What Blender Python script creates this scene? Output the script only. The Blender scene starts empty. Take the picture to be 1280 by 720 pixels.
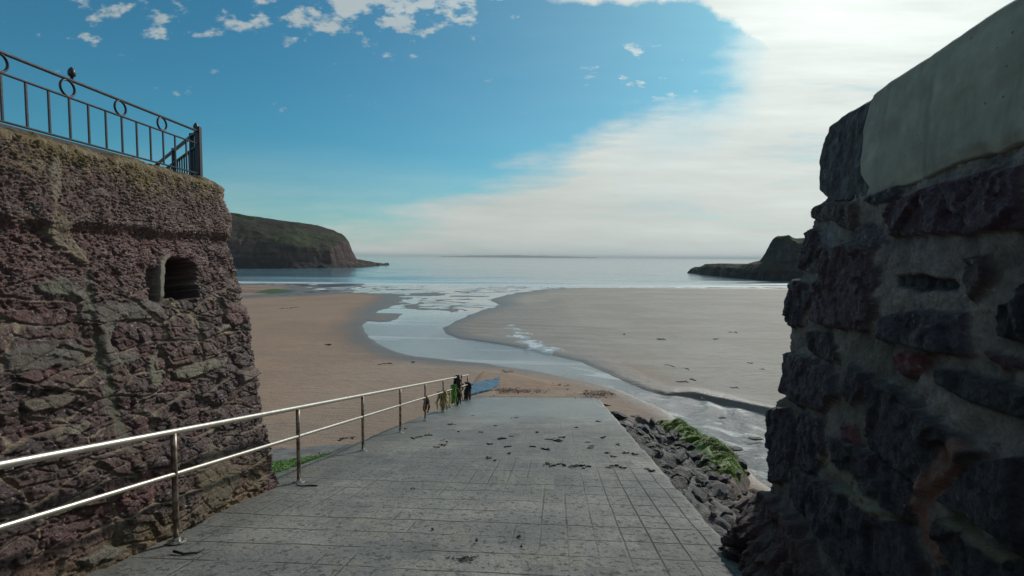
import bpy, bmesh, math, random
import numpy as np
from mathutils import Vector, Matrix

random.seed(7)
RNG = np.random.default_rng(11)
S = bpy.context.scene
C = S.collection
D = bpy.data
R = math.radians

# ------------------------------------------------------------------ camera
CAM_Z = 7.5                      # eye height above the sea
PITCH, ROLL = R(3.45), R(0.45)
F = 640.0                        # focal length in photo pixels (1280 wide)
cd = D.cameras.new("camera"); cam = D.objects.new("camera", cd); C.objects.link(cam)
cd.sensor_width = 36; cd.lens = 18; cd.clip_start = 0.05; cd.clip_end = 60000
M = Matrix.Translation((0, 0, CAM_Z)) @ Matrix.Rotation(math.pi/2 - PITCH, 4, 'X') @ Matrix.Rotation(ROLL, 4, 'Z')
cam.matrix_world = M
S.camera = cam
M3 = np.array(M.to_3x3())
ORG = np.array([0, 0, CAM_Z])

def ray(px, py):
    v = np.stack([np.asarray(px, float) - 640, 360 - np.asarray(py, float), np.full(np.shape(px), -F)], -1)
    return v @ M3.T

def project(P):
    """world points -> photo pixels (used only at build time to read the survey of the photograph)"""
    q = (P - ORG) @ M3
    w = np.where(q[..., 2] < -0.05, -q[..., 2], 1e9)
    px = 640 + F*q[..., 0]/w; py = 360 - F*q[..., 1]/w
    bad = q[..., 2] >= -0.05
    return np.where(bad, -9999, px), np.where(bad, -9999, py), w

BK = 0.01555                      # beach slope
def zb(y): return 1.85 - BK*(np.asarray(y, float) - 21)

def on_beach(pts):
    out = []
    for px, py in pts:
        d = ray(px, py)
        t = (1.85 + BK*21 - CAM_Z)/(d[2] + BK*d[1])
        if t <= 0 or t*d[1] > 400: t = 400/d[1]
        out.append((t*d[0], t*d[1]))
    return np.array(out)

# ------------------------------------------------------------------ noise
def _h(ix, iy, iz, s):
    with np.errstate(over='ignore'):
        n = (ix.astype(np.int64)*374761393 + iy.astype(np.int64)*668265263 + iz.astype(np.int64)*2147483647 + s*144665)
        n = n.astype(np.uint64)
        n ^= n >> np.uint64(13); n *= np.uint64(1274126177); n ^= n >> np.uint64(16); n *= np.uint64(2246822519); n ^= n >> np.uint64(15)
    return (n & np.uint64(0xFFFFFF)).astype(np.float64)/float(0xFFFFFF)

def vnoise(x, y, z=None, s=0):
    x = np.asarray(x, float); y = np.asarray(y, float)
    z = np.zeros_like(x) if z is None else np.asarray(z, float)
    x0, y0, z0 = np.floor(x), np.floor(y), np.floor(z)
    fx, fy, fz = x-x0, y-y0, z-z0
    fx, fy, fz = [f*f*f*(f*(f*6-15)+10) for f in (fx, fy, fz)]
    r = 0
    for a in (0, 1):
        for b in (0, 1):
            for c in (0, 1):
                w = (fx if a else 1-fx)*(fy if b else 1-fy)*(fz if c else 1-fz)
                r = r + w*_h(x0+a, y0+b, z0+c, s)
    return r*2-1

def fbm(x, y, z=None, o=4, s=0, g=0.5):
    r = 0; a = 1; f = 1; t = 0
    for i in range(o):
        r = r + a*vnoise(x*f, y*f, None if z is None else z*f, s+i*17); t += a
        a *= g; f *= 2.03
    return r/t

def worley(x, y, s=0, jit=0.9):
    x = np.asarray(x, float); y = np.asarray(y, float)
    xi, yi = np.floor(x), np.floor(y)
    f1 = np.full(x.shape, 9.); f2 = np.full(x.shape, 9.); idv = np.zeros(x.shape)
    for a in (-1, 0, 1):
        for b in (-1, 0, 1):
            cx, cy = xi+a, yi+b; zz = np.zeros_like(cx)
            qx = cx + .5 + jit*(_h(cx, cy, zz, s)-.5); qy = cy + .5 + jit*(_h(cx, cy, zz+1, s)-.5)
            d = np.hypot(qx-x, qy-y); k = _h(cx, cy, zz+2, s)
            n = d < f1
            f2 = np.where(n, f1, np.minimum(f2, d)); idv = np.where(n, k, idv); f1 = np.where(n, d, f1)
    return f1, f2, idv

def sst(a, b, x):
    t = np.clip((x-a)/(b-a), 0, 1); return t*t*(3-2*t)

def sdpoly(px, py, poly):
    """signed distance, negative inside"""
    poly = np.asarray(poly, float); n = len(poly)
    d = np.full(px.shape, 1e18); ins = np.zeros(px.shape, bool)
    for i in range(n):
        ax, ay = poly[i]; bx, by = poly[(i+1) % n]
        ex, ey = bx-ax, by-ay; L = ex*ex+ey*ey+1e-12
        t = np.clip(((px-ax)*ex+(py-ay)*ey)/L, 0, 1)
        d = np.minimum(d, (px-ax-t*ex)**2+(py-ay-t*ey)**2)
        c = ((ay > py) != (by > py)) & (px < ex*(py-ay)/(ey if abs(ey) > 1e-12 else 1e-12)+ax)
        ins ^= c
    d = np.sqrt(d)
    return np.where(ins, -d, d)

# ------------------------------------------------------------------ object helpers
def tag(o, label=None, cat=None, group=None, kind=None):
    if label: o['label'] = label
    if cat: o['category'] = cat
    if group: o['group'] = group
    if kind: o['kind'] = kind
    return o

def link(name, me, mat=None, parent=None):
    o = D.objects.new(name, me); C.objects.link(o)
    if mat: me.materials.append(mat)
    if parent: o.parent = parent
    return o

def empty(name, loc=(0, 0, 0)):
    o = D.objects.new(name, None); C.objects.link(o); o.location = loc; o.empty_display_size = .1
    return o

def grid_mesh(name, P, attrs=None, cols=None, keep=None, smooth=True, flip=False):
    """P: (n,m,3) array -> mesh with quads"""
    n, m = P.shape[:2]
    me = D.meshes.new(name)
    idx = np.arange(n*m).reshape(n, m)
    q = np.stack([idx[:-1, :-1], idx[:-1, 1:], idx[1:, 1:], idx[1:, :-1]], -1).reshape(-1, 4)
    if flip: q = q[:, ::-1]
    if keep is not None:
        kk = (keep[:-1, :-1] | keep[:-1, 1:] | keep[1:, 1:] | keep[1:, :-1]).reshape(-1)
        q = q[kk]
        used = np.zeros(n*m, bool); used[q.reshape(-1)] = True
        remap = np.cumsum(used)-1
        q = remap[q]
    else:
        used = np.ones(n*m, bool)
    V = P.reshape(-1, 3)[used]
    me.vertices.add(len(V)); me.vertices.foreach_set('co', V.astype(np.float32).reshape(-1))
    me.loops.add(q.size); me.loops.foreach_set('vertex_index', q.astype(np.int32).reshape(-1))
    me.polygons.add(len(q))
    me.polygons.foreach_set('loop_start', (np.arange(len(q))*4).astype(np.int32))
    me.polygons.foreach_set('loop_total', np.full(len(q), 4, np.int32))
    me.polygons.foreach_set('use_smooth', np.full(len(q), smooth, bool))
    me.update(calc_edges=True); me.validate()
    for k, v in (attrs or {}).items():
        a = me.attributes.new(k, 'FLOAT', 'POINT'); a.data.foreach_set('value', np.asarray(v, np.float32).reshape(-1)[used])
    for k, v in (cols or {}).items():
        a = me.attributes.new(k, 'FLOAT_COLOR', 'POINT')
        c = np.ones((len(V), 4), np.float32); c[:, :3] = np.asarray(v, np.float32).reshape(-1, 3)[used]
        a.data.foreach_set('color', c.reshape(-1))
    return me

def bm_mesh(name, bm, smooth=False):
    me = D.meshes.new(name); bmesh.ops.recalc_face_normals(bm, faces=bm.faces[:]); bm.to_mesh(me); bm.free()
    if smooth:
        for p in me.polygons: p.use_smooth = True
    return me

def tube(bm, pts, r, seg=10, cap=True):
    pts = [Vector(p) for p in pts]; rings = []
    for i, p in enumerate(pts):
        a = pts[max(0, i-1)]; b = pts[min(len(pts)-1, i+1)]
        t = (b-a).normalized(); up = Vector((0, 0, 1)) if abs(t.z) < .9 else Vector((1, 0, 0))
        n = t.cross(up).normalized(); bb = n.cross(t)
        rr = r[i] if hasattr(r, '__len__') else r
        rings.append([bm.verts.new(p + rr*(math.cos(6.28319*k/seg)*n + math.sin(6.28319*k/seg)*bb)) for k in range(seg)])
    for a, b in zip(rings, rings[1:]):
        for k in range(seg): bm.faces.new((a[k], a[(k+1) % seg], b[(k+1) % seg], b[k]))
    if cap:
        bm.faces.new(rings[0][::-1]); bm.faces.new(rings[-1])

def box(bm, c, s, rot=None, bev=0):
    g = bmesh.ops.create_cube(bm, size=1)
    for v in g['verts']:
        v.co = Vector((v.co.x*s[0], v.co.y*s[1], v.co.z*s[2]))
    if bev:
        es = list({e for v in g['verts'] for e in v.link_edges})
        vs = bmesh.ops.bevel(bm, geom=es, offset=bev, segments=2, affect='EDGES')['verts']
        vs = list({v for v in vs} | {v for v in g['verts'] if v.is_valid})
    else: vs = g['verts']
    for v in vs:
        if rot: v.co = rot @ v.co
        v.co += Vector(c)

# ------------------------------------------------------------------ material helpers
class NT:
    def __init__(s, name):
        s.m = D.materials.new(name); s.m.use_nodes = True; s.t = s.m.node_tree; s.n = s.t.nodes; s.l = s.t.links
        s.b = s.n['Principled BSDF']
    def new(s, t, **k):
        n = s.n.new(t)
        for a, v in k.items():
            setattr(n, a, v)
        return n
    def set(s, sock, v):
        if hasattr(v, 'is_linked') or isinstance(v, bpy.types.NodeSocket): s.l.new(v, sock)
        else:
            if isinstance(v, (tuple, list)) and sock.type == 'RGBA' and len(v) == 3: v = (*v, 1)
            sock.default_value = v
    def noise(s, scale, detail=6, rough=.6, vec=None, dist=0):
        n = s.new('ShaderNodeTexNoise'); n.inputs['Scale'].default_value = scale; n.inputs['Detail'].default_value = detail
        n.inputs['Roughness'].default_value = rough; n.inputs['Distortion'].default_value = dist
        s.set(n.inputs['Vector'], vec if vec is not None else s.pos())
        return n.outputs['Fac']
    def vor(s, scale, feat='F1', vec=None, out='Distance'):
        n = s.new('ShaderNodeTexVoronoi', feature=feat); n.inputs['Scale'].default_value = scale
        s.set(n.inputs['Vector'], vec if vec is not None else s.pos())
        return n.outputs[out]
    def pos(s):
        if not hasattr(s, '_p'): s._p = s.new('ShaderNodeNewGeometry').outputs['Position']
        return s._p
    def scaled(s, v3, vec=None):
        n = s.new('ShaderNodeMapping'); n.inputs['Scale'].default_value = v3
        s.set(n.inputs['Vector'], vec if vec is not None else s.pos()); return n.outputs[0]
    def math(s, op, a, b=0., c=0., clamp=False):
        n = s.new('ShaderNodeMath', operation=op, use_clamp=clamp)
        for i, v in enumerate((a, b, c)): s.set(n.inputs[i], v)
        return n.outputs[0]
    def ramp(s, f, lo, hi, a=0., b=1.):
        n = s.new('ShaderNodeMapRange'); n.interpolation_type = 'SMOOTHSTEP'
        for k, v in (('Value', f), ('From Min', lo), ('From Max', hi), ('To Min', a), ('To Max', b)): s.set(n.inputs[k], v)
        return n.outputs[0]
    def mix(s, f, a, b, mode='MIX'):
        n = s.new('ShaderNodeMix', data_type='RGBA', blend_type=mode)
        s.set(n.inputs[0], f); s.set(n.inputs[6], a); s.set(n.inputs[7], b)
        return n.outputs[2]
    def attr(s, name, out='Fac'):
        n = s.new('ShaderNodeAttribute', attribute_name=name); return n.outputs[out]
    def bump(s, h, dist=.02, strength=1., nrm=None):
        n = s.new('ShaderNodeBump'); n.inputs['Distance'].default_value = dist; n.inputs['Strength'].default_value = strength
        s.set(n.inputs['Height'], h)
        if nrm is not None: s.l.new(nrm, n.inputs['Normal'])
        return n.outputs[0]
    def out(s, col=None, rough=None, nrm=None, metal=None, spec=None, ior=None):
        b = s.b
        if col is not None: s.set(b.inputs['Base Color'], col)
        if rough is not None: s.set(b.inputs['Roughness'], rough)
        if metal is not None: s.set(b.inputs['Metallic'], metal)
        if spec is not None: s.set(b.inputs['Specular IOR Level'], spec)
        if ior is not None: b.inputs['IOR'].default_value = ior
        if nrm is not None: s.l.new(nrm, b.inputs['Normal'])
        return s.m

def simple(name, col, rough=.7, metal=0., var=.35, scale=20., bump=.004, col2=None):
    t = NT(name)
    f = t.noise(scale, 5)
    c = t.mix(t.ramp(f, .3, .7), tuple(x*(1-var) for x in col), tuple(min(1, x*(1+var)) for x in (col2 or col)))
    return t.out(c, rough, t.bump(t.noise(scale*3, 4), bump), metal)

# ------------------------------------------------------------------ world and sun
SUN_AZ, SUN_EL = R(36), R(34)
sdir = Vector((math.sin(SUN_AZ)*math.cos(SUN_EL), math.cos(SUN_AZ)*math.cos(SUN_EL), math.sin(SUN_EL)))
w = D.worlds.new("World"); S.world = w; w.use_nodes = True
class WT(NT):
    def __init__(s):
        s.t = w.node_tree; s.n = s.t.nodes; s.l = s.t.links
    def pos(s):
        if not hasattr(s, '_p'): s._p = s.new('ShaderNodeTexCoord').outputs['Generated']
        return s._p
t = WT()
bg = t.n['Background']
sky = t.new('ShaderNodeTexSky', sky_type='NISHITA'); sky.sun_disc = False
sky.sun_elevation = SUN_EL; sky.sun_rotation = SUN_AZ; sky.air_density = 1.0; sky.dust_density = 0.6; sky.ozone_density = 1.6
BGS = 0.085
sep = t.new('ShaderNodeSeparateXYZ'); t.l.new(t.pos(), sep.inputs[0])
X, Y, Z = sep.outputs
Yc = t.math('MAXIMUM', Y, .08)
a = t.math('DIVIDE', X, Yc); e = t.math('DIVIDE', Z, Yc)
comb = t.new('ShaderNodeCombineXYZ'); t.l.new(a, comb.inputs[0]); t.l.new(e, comb.inputs[1]); ae = comb.outputs[0]
def mapped(loc=(0, 0, 0), rot=0, sc=(1, 1, 1)):
    n = t.new('ShaderNodeMapping'); n.inputs['Location'].default_value = loc; n.inputs['Rotation'].default_value = (0, 0, rot); n.inputs['Scale'].default_value = sc
    t.l.new(ae, n.inputs[0]); return n.outputs[0]
front = t.ramp(Y, .05, .3)
up = t.ramp(Z, -.08, -.02)
# streaky veil of high cloud: everything below a line that climbs to the right
streak = t.noise(1., 7, .62, mapped(rot=-R(15), sc=(2.4, 19, 1)))
streak2 = t.noise(1., 6, .6, mapped((3, 1, 0), rot=-R(8), sc=(5, 34, 1)))
edge_n = t.noise(1., 6, .65, mapped((7, 2, 0), rot=-R(14), sc=(3.5, 9, 1)))
line = t.math('ADD', t.math('MULTIPLY', a, t.ramp(a, 0, .3, .33, .42)), .212)
lineL = t.math('MAXIMUM', line, t.math('ADD', t.math('MULTIPLY', a, .06), .150))
lineL = t.math('ADD', lineL, t.math('MULTIPLY', t.ramp(a, .34, .70), .42))
dd = t.math('SUBTRACT', t.math('ADD', lineL, t.math('MULTIPLY', t.math('SUBTRACT', edge_n, .5), t.ramp(a, .1, .45, .16, .42))), e)
vs_ = t.ramp(a, .15, .42)
veil = t.math('ADD', t.math('MULTIPLY', t.ramp(dd, -.012, .075), t.math('SUBTRACT', 1., vs_)), t.math('MULTIPLY', t.ramp(dd, -.10, .27), vs_))
dens = t.math('ADD', .50, t.math('MULTIPLY', t.math('SUBTRACT', streak, .44), 2.0))
dens = t.math('ADD', dens, t.math('MULTIPLY', t.math('SUBTRACT', streak2, .5), .9))
dens = t.math('ADD', dens, t.ramp(dd, .02, .15, 0, .55))
dens = t.math('MULTIPLY', dens, t.ramp(a, -.75, .05, .42, 1.), clamp=True)
veil = t.math('MULTIPLY', veil, dens, clamp=True)
lowv = t.math('MULTIPLY', t.ramp(e, .25, .03), t.math('ADD', .42, t.math('MULTIPLY', t.math('SUBTRACT', streak, .5), .8)))
veil = t.math('MAXIMUM', veil, t.math('MULTIPLY', lowv, t.ramp(a, -1.1, -.5)))
veil = t.math('MAXIMUM', veil, t.math('MULTIPLY', t.ramp(a, -.55, .3), .13))
# bright cumulus edge along the top, towards the sun
cum_n = t.noise(1., 8, .6, mapped((1.3, .4, 0), sc=(9, 12, 1)))
cum = t.ramp(t.math('ADD', t.math('SUBTRACT', e, t.math('SUBTRACT', .476, t.math('MULTIPLY', t.ramp(a, .3, .62), .13))), t.math('MULTIPLY', t.math('SUBTRACT', cum_n, .5), .075)), 0, .02)
cum = t.math('MULTIPLY', cum, t.ramp(t.math('ADD', t.math('SUBTRACT', a, t.math('MULTIPLY', t.math('SUBTRACT', e, .476), 1.4)), t.math('MULTIPLY', t.math('SUBTRACT', cum_n, .5), .35)), -.03, .12))
# small broken puffs high on the left
pf = t.noise(1., 9, .62, mapped((2.2, 5.1, 0), rot=-R(6), sc=(15, 27, 1)))
pbig = t.noise(1., 2, .5, mapped((4.7, 3.3, 0), sc=(3.2, 3.4, 1)))
pm = t.math('MULTIPLY', t.ramp(e, .36, .47), t.ramp(a, .06, -.08))
clu = t.math('SUBTRACT', t.ramp(t.math('ABSOLUTE', t.math('ADD', a, .20)), .05, .30, .16, 0), 0.)
thr = t.math('SUBTRACT', .648, t.math('MULTIPLY', pm, t.math('ADD', t.math('ADD', .05, clu), t.math('MULTIPLY', t.math('SUBTRACT', pbig, .42), .5))))
puff = t.math('MULTIPLY', t.ramp(t.math('SUBTRACT', pf, thr), -.02, .12), t.ramp(e, .22, .30))
pz2 = t.math('MULTIPLY', t.math('MULTIPLY', t.ramp(a, .08, .2), t.ramp(a, .46, .34)), t.math('MULTIPLY', t.ramp(e, .28, .33), t.ramp(e, .44, .39)))
pf2 = t.noise(1., 8, .6, mapped((5.2, 1.1, 0), rot=-R(12), sc=(15, 34, 1)))
puff = t.math('MAXIMUM', puff, t.math('MULTIPLY', t.ramp(pf2, .56, .66), pz2))
puff = t.math('MULTIPLY', puff, .72)
mask = t.math('MAXIMUM', t.math('MAXIMUM', veil, cum), puff)
bk_n = t.noise(2.6, 7, .62, t.scaled((1, 1, 2.0)))
back = t.math('MULTIPLY', t.math('MULTIPLY', t.ramp(bk_n, .40, .62), t.ramp(Y, .05, -.3)), .85)  # unseen cloud behind the camera, added to raise the ambient light
mask = t.math('MAXIMUM', t.math('MULTIPLY', mask, front), back)
mask = t.math('MULTIPLY', mask, up)
dn = t.new('ShaderNodeVectorMath', operation='DOT_PRODUCT'); t.l.new(t.pos(), dn.inputs[0]); dn.inputs[1].default_value = sdir
sd_ = t.math('MAXIMUM', dn.outputs['Value'], 0)
glow = t.math('ADD', t.math('MULTIPLY', t.math('POWER', sd_, 6), .42), t.math('MULTIPLY', t.math('POWER', sd_, 40), .5))
cb = t.math('ADD', .585, glow)
cb = t.math('MULTIPLY', cb, t.math('ADD', .93, t.math('MULTIPLY', t.math('SUBTRACT', streak, .5), .55)))
ccol = t.new('ShaderNodeVectorMath', operation='SCALE'); ccol.inputs[0].default_value = (.93, 1.0, .955); t.l.new(cb, ccol.inputs['Scale'])
skyc = t.mix(1., sky.outputs[0], (.28, .825, .90), 'MULTIPLY')
sk = t.new('ShaderNodeVectorMath', operation='SCALE'); t.l.new(skyc, sk.inputs[0]); sk.inputs['Scale'].default_value = BGS
# stays inside the asked-for strength: clouds are divided by it and the background multiplies it back
cl = t.new('ShaderNodeVectorMath', operation='SCALE'); t.l.new(ccol.outputs[0], cl.inputs[0]); cl.inputs['Scale'].default_value = 1/BGS
fin = t.mix(mask, skyc, cl.outputs[0])
t.l.new(fin, bg.inputs['Color']); bg.inputs['Strength'].default_value = BGS

sl = D.lights.new("sun", 'SUN'); sl.energy = 2.6; sl.angle = R(5); sl.color = (1, .95, .86)
so = D.objects.new("sun", sl); C.objects.link(so); so.rotation_euler = sdir.to_track_quat('Z', 'Y').to_euler(); so.location = (60, 60, 60)
S.view_settings.view_transform = 'Standard'; S.view_settings.look = 'None'; S.view_settings.exposure = 0; S.view_settings.gamma = 1
S.view_settings.use_curve_mapping = False
S.cycles.use_denoising = True; S.cycles.denoiser = 'OPENIMAGEDENOISE'; S.cycles.denoising_input_passes = 'RGB_ALBEDO_NORMAL'; S.cycles.denoising_prefilter = 'ACCURATE'
S.cycles.sample_clamp_direct = 6; S.cycles.sample_clamp_indirect = 2.5; S.cycles.max_bounces = 6; S.cycles.caustics_reflective = False; S.cycles.caustics_refractive = False

def x_left(y): return -3.15 + .105*(np.asarray(y, float) - 7.9)
def x_right(y): return 1.92 + .103*(np.asarray(y, float) - 4.3)
# ------------------------------------------------------------------ survey of the bay (photo pixels put down on the beach plane)
STREAM = on_beach([(1500, 800), (1100, 690), (1000, 642), (962, 613), (940, 599), (924, 577), (878, 549), (833, 518), (824, 511), (767, 488), (722, 476.5), (658, 463), (600, 454.5), (560, 451),
    (510, 445), (480, 438), (462, 430), (450, 420), (446, 410), (450, 401), (460, 392), (476, 382), (490, 374), (492, 370), (480, 367), (430, 366), (375, 369), (330, 370), (300, 372), (100, 382),
    (0, 340), (1280, 347), (1280, 364), (985, 361), (872, 360), (728, 360), (680, 362), (640, 369), (626, 373), (634, 381), (596, 393), (574, 401), (561, 409), (566, 416), (582, 422), (642, 429),
    (696, 441), (738, 450), (764, 462), (792, 475), (814, 485), (831, 489), (866, 491), (968, 512), (1100, 545), (1500, 640)])
BAR1 = on_beach([(200, 357), (300, 356), (345, 355.5), (372, 358), (378, 362), (362, 367), (335, 368.5), (300, 370), (200, 374)])
BAR2 = on_beach([(392, 357), (420, 354.5), (447, 354.5), (441, 357.5), (420, 358.5), (400, 359)])
BAR3 = on_beach([(458, 399), (472, 391), (497, 392), (492, 396), (480, 401)])
RAPID = on_beach([(637, 406), (646, 410), (660, 420), (693, 437), (690, 441), (668, 436), (650, 430), (640, 424)])
WETRIP = on_beach([(640, 385), (700, 372), (712, 390), (728, 402), (760, 425), (800, 470), (790, 474), (738, 451), (696, 442), (640, 429), (566, 412), (575, 401)])
ALGAE = on_beach([(322, 363), (340, 361), (366, 362.5), (364, 366), (340, 367), (322, 367)])

def fan(y0, y1, n, m, wl, wr, pw=None):
    """rows that widen with distance, dense near and sparse far"""
    v = np.linspace(0, 1, n)
    ys = y0*(y1/y0)**v
    u = np.linspace(0, 1, m)
    Yg = np.repeat(ys[:, None], m, 1)
    Xg = (-wl*Yg - 4)*(1-u)[None, :] + (wr*Yg + 4)*u[None, :]
    return Xg, Yg

bx, by = fan(5.0, 175, 760, 820, 1.05, 1.0)
d_str = sdpoly(bx, by, STREAM)
d_b1, d_b2, d_b3 = sdpoly(bx, by, BAR1), sdpoly(bx, by, BAR2), sdpoly(bx, by, BAR3)
d_w = np.maximum(np.maximum(d_str, -d_b1), np.maximum(-d_b2, -d_b3))
wob = .012*by*fbm(bx*.35, by*.12, o=4, s=3)
d_wn = d_w + wob*sst(8, 30, by)
far = sst(45, 80, by)
def carve(dw, x, y):
    fr = sst(45, 80, y)
    bankw = .9 + .015*y
    # steep cut bank along the far right side, gentle elsewhere
    steep = sst(2.5, 6, x - 2)*sst(42, 30, y)
    bankw = bankw*(1-.80*steep)
    inside = sst(0, 1, -dw/bankw)
    dep = .20 + .30*steep
    dep = dep*(1-.62*sst(42, 62, y))
    return inside*dep
_w1, _w2 = fbm(bx*.05, by*.05, o=3, s=8), fbm(bx*.05, by*.05, o=3, s=18)
ridge = (1 - np.abs(fbm(bx*.14 + 1.6*_w1, by*.13 + 1.6*_w2, o=4, s=21))*3.2)*.75 + .35*fbm(bx*.4, by*.3, o=3, s=23) - .30
sandz = zb(by) - carve(d_wn, bx, by)
inw = sst(0, 2.5, -d_wn)
sandz = sandz + inw*sst(40, 58, by)*(.105*np.clip(ridge, -.5, .6) - .004)*sst(142, 118, by)
sandz += (1-inw)*(.05*fbm(bx*.08, by*.05, o=3, s=5)) + .006*fbm(bx*1.3, by*1.3, o=3, s=9)
sandz += .05*sst(.9, .1, np.abs(d_wn - .5))*sst(2.5, 6, bx-2)*sst(42, 30, by)
dwr = sdpoly(bx, by, WETRIP)
wr = sst(1.0, -1.5, dwr + .6*fbm(bx*.5, by*.3, o=3, s=14))
sandz += wr*.018*np.sin(by*2.6 + 3*fbm(bx*.3, by*.2, o=3, s=31) + bx*.8)
# keep the beach under the slipway and the bank
under = sst(.1, .5, np.minimum(bx-x_left(by), x_right(by)-bx))*sst(20.6, 19.6, by)
sandz -= under*.5
wet = np.clip(sst(1.5 + .04*by - 1.2*sst(34, 22, by), -.3, d_wn + .8*fbm(bx*.4, by*.15, o=4, s=44)), 0, 1)
wet = np.maximum(wet, sst(118, 134, by))
wet = np.maximum(wet, wr*.45)
damp = sst(4, -14, bx + .12*(by-20) + 5*fbm(bx*.06, by*.05, o=3, s=61))  # browner damp tone on the left, where no sun sheen is painted
damp = np.maximum(damp, sst(34, 22, by)*sst(9, 5, bx)*.8)
algm = sst(.8, -.8, sdpoly(bx, by, ALGAE) + 1.2*fbm(bx*.5, by*.2, o=3, s=71))
redrock = sst(.5, -.5, d_b2) + .6*sst(1.5, -.5, d_b1 + 1.0)*sst(-.2, .4, fbm(bx*.2, by*.15, o=3, s=77))

m = NT("beach_sand")
fine = m.noise(55, 4, .7); mid = m.noise(1.6, 5, .6); big = m.noise(.12, 4, .55)
strk = m.noise(1., 5, .6, m.scaled((.10, .7, 1)))
dry_sheen = m.mix(m.ramp(big, .35, .65), (.30, .275, .235), (.355, .33, .29))  # paler tone also paints in the sun sheen on the right-hand sand
dam = m.mix(m.ramp(big, .35, .65), (.292, .190, .126), (.35, .227, .150))
c = m.mix(m.attr('damp'), dry_sheen, dam)
c = m.mix(m.ramp(strk, .45, .7, 0, .35), c, (.19, .16, .14))
c = m.mix(m.ramp(mid, .55, .8, 0, .3), c, (.16, .12, .10))
c = m.mix(m.ramp(fine, .3, .7, 0, .3), c, m.mix(.6, c, (.08, .065, .055)))
spk_ = m.math('MULTIPLY', m.ramp(m.vor(5.5), .045, .02), m.ramp(m.noise(.25, 5, .65), .5, .62))
c = m.mix(m.math('MULTIPLY', spk_, .8), c, (.03, .022, .018))
rip = m.noise(1., 5, .6, m.scaled((.9, 3.2, 1)))
c = m.mix(m.ramp(rip, .42, .68, 0, .28), c, (.15, .115, .095))
c = m.mix(m.math('MULTIPLY', m.attr('wet'), .72), c, (.105, .088, .078))
c = m.mix(m.attr('redrock'), c, (.055, .03, .028))
c = m.mix(m.attr('algae'), c, (.035, .075, .012))
rg = m.ramp(m.attr('wet'), 0, 1, .82, .42)
hgt = m.math('ADD', m.math('MULTIPLY', m.noise(14, 5, .65), .6), m.math('MULTIPLY', m.noise(3.2, 4, .6, m.scaled((.6, 1.6, 1))), 1.4))
beach_mat = m.out(c, rg, m.bump(hgt, .05, .9), spec=.4)
P = np.stack([bx, by, sandz], -1)
o = link("beach", grid_mesh("beach", P, {'wet': wet, 'damp': damp, 'algae': algm, 'redrock': np.clip(redrock, 0, 1)}), beach_mat)
tag(o, "wide sandy beach with a winding stream cut through it", "beach", kind='structure')

# ------------------------------------------------------------------ stream water
sx, sy = fan(6.0, 150, 620, 620, 1.05, 1.0)
d2 = np.maximum(np.maximum(sdpoly(sx, sy, STREAM), -sdpoly(sx, sy, BAR1) - 1), -sdpoly(sx, sy, BAR2) - .6)
sz = zb(sy) - .055 - .15*sst(2.5, 6, sx - 2)*sst(28, 18, sy)
rough = sst(26, 12, sy)*sst(2, 5, sx)
sz = sz + rough*(.022*fbm(sx*1.1, sy*2.0, o=4, s=90) + .014*fbm(sx*3.2, sy*4.5, o=3, s=95))
stand = sst(1.9, .5, np.abs(sdpoly(sx, sy, STREAM) + 1.4))*sst(30, 22, sy)*sst(5, 8, sx)
sz = sz + stand*.05*np.sin((sx*.94 - sy*.35)*4.6 + 1.6*fbm(sx*.8, sy*.8, o=3, s=97))
rap = sst(.5, -.6, sdpoly(sx, sy, RAPID) + .9*fbm(sx*1.4, sy*1.0, o=4, s=99))
# thin film of fast white water running down onto the stream from the sand
sz = np.where(rap > .02, np.maximum(sz, zb(sy) + .03*rap), sz)
rap = rap*sst(.35, .65, .5 + .8*fbm(sx*2.2, sy*1.3, o=4, s=101) + .25)
glint = stand*sst(.35, .9, np.sin((sx*.94 - sy*.35)*4.6 + 1.6*fbm(sx*.8, sy*.8, o=3, s=97)))*sst(-.3, .3, fbm(sx*1.5, sy*1.5, o=3, s=103))  # glints on the standing ripples, painted white through the foam mask
edgef = sst(.35, .0, np.abs(sdpoly(sx, sy, STREAM) + .25))*sst(-.05, .35, fbm(sx*.25, sy*.2, o=3, s=105))*sst(50, 70, sy)
foam_sheen = sst(46, 74, sy)*(.14 + .35*fbm(sx*.16, sy*.12, o=4, s=119)) + .5*sst(40, 60, sy)*sst(.22, .42, fbm(sx*.35, sy*.16, o=4, s=111))  # foam flecks, with the pale sky sheen of the far water painted in
lines = .34*sst(24, 30, sy)*sst(62, 48, sy)*sst(.12, .38, fbm(sx*.10 + .3*fbm(sx*.08, sy*.1, o=2, s=126), sy*.85 + .10*sx, o=4, s=125))
nearl = .40*sst(30, 24, sy)*sst(.10, .40, fbm((sx*.8 - sy*.55)*.5, (sx*.55 + sy*.8)*1.9, o=5, s=127))
foam = np.clip(lines + nearl + foam_sheen + rap*.75*sst(-.25, .25, fbm(sx*3, sy*1.6, o=3, s=113)) + .55*glint*sst(-.1, .35, fbm(sx*4, sy*3, o=3, s=107)) + .35*edgef, 0, 1)  # foam mask, which also carries the painted glints and far sheen
m = NT("stream_water")
fl = m.scaled((.9, 1.7, 1))
h = m.math('ADD', m.math('MULTIPLY', m.noise(1.9, 6, .62, fl), 1.), m.math('MULTIPLY', m.noise(6.5, 4, .6, fl), .4))
far_at = m.attr('calm')
bump_n = m.new('ShaderNodeBump'); bump_n.inputs['Distance'].default_value = .24
m.l.new(h, bump_n.inputs['Height']); m.l.new(far_at, bump_n.inputs['Strength'])
patch = m.noise(1., 5, .6, m.scaled((.16, .07, 1)))
wc = m.mix(m.ramp(patch, .4, .65), (.33, .325, .305), (.24, .25, .25))
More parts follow.
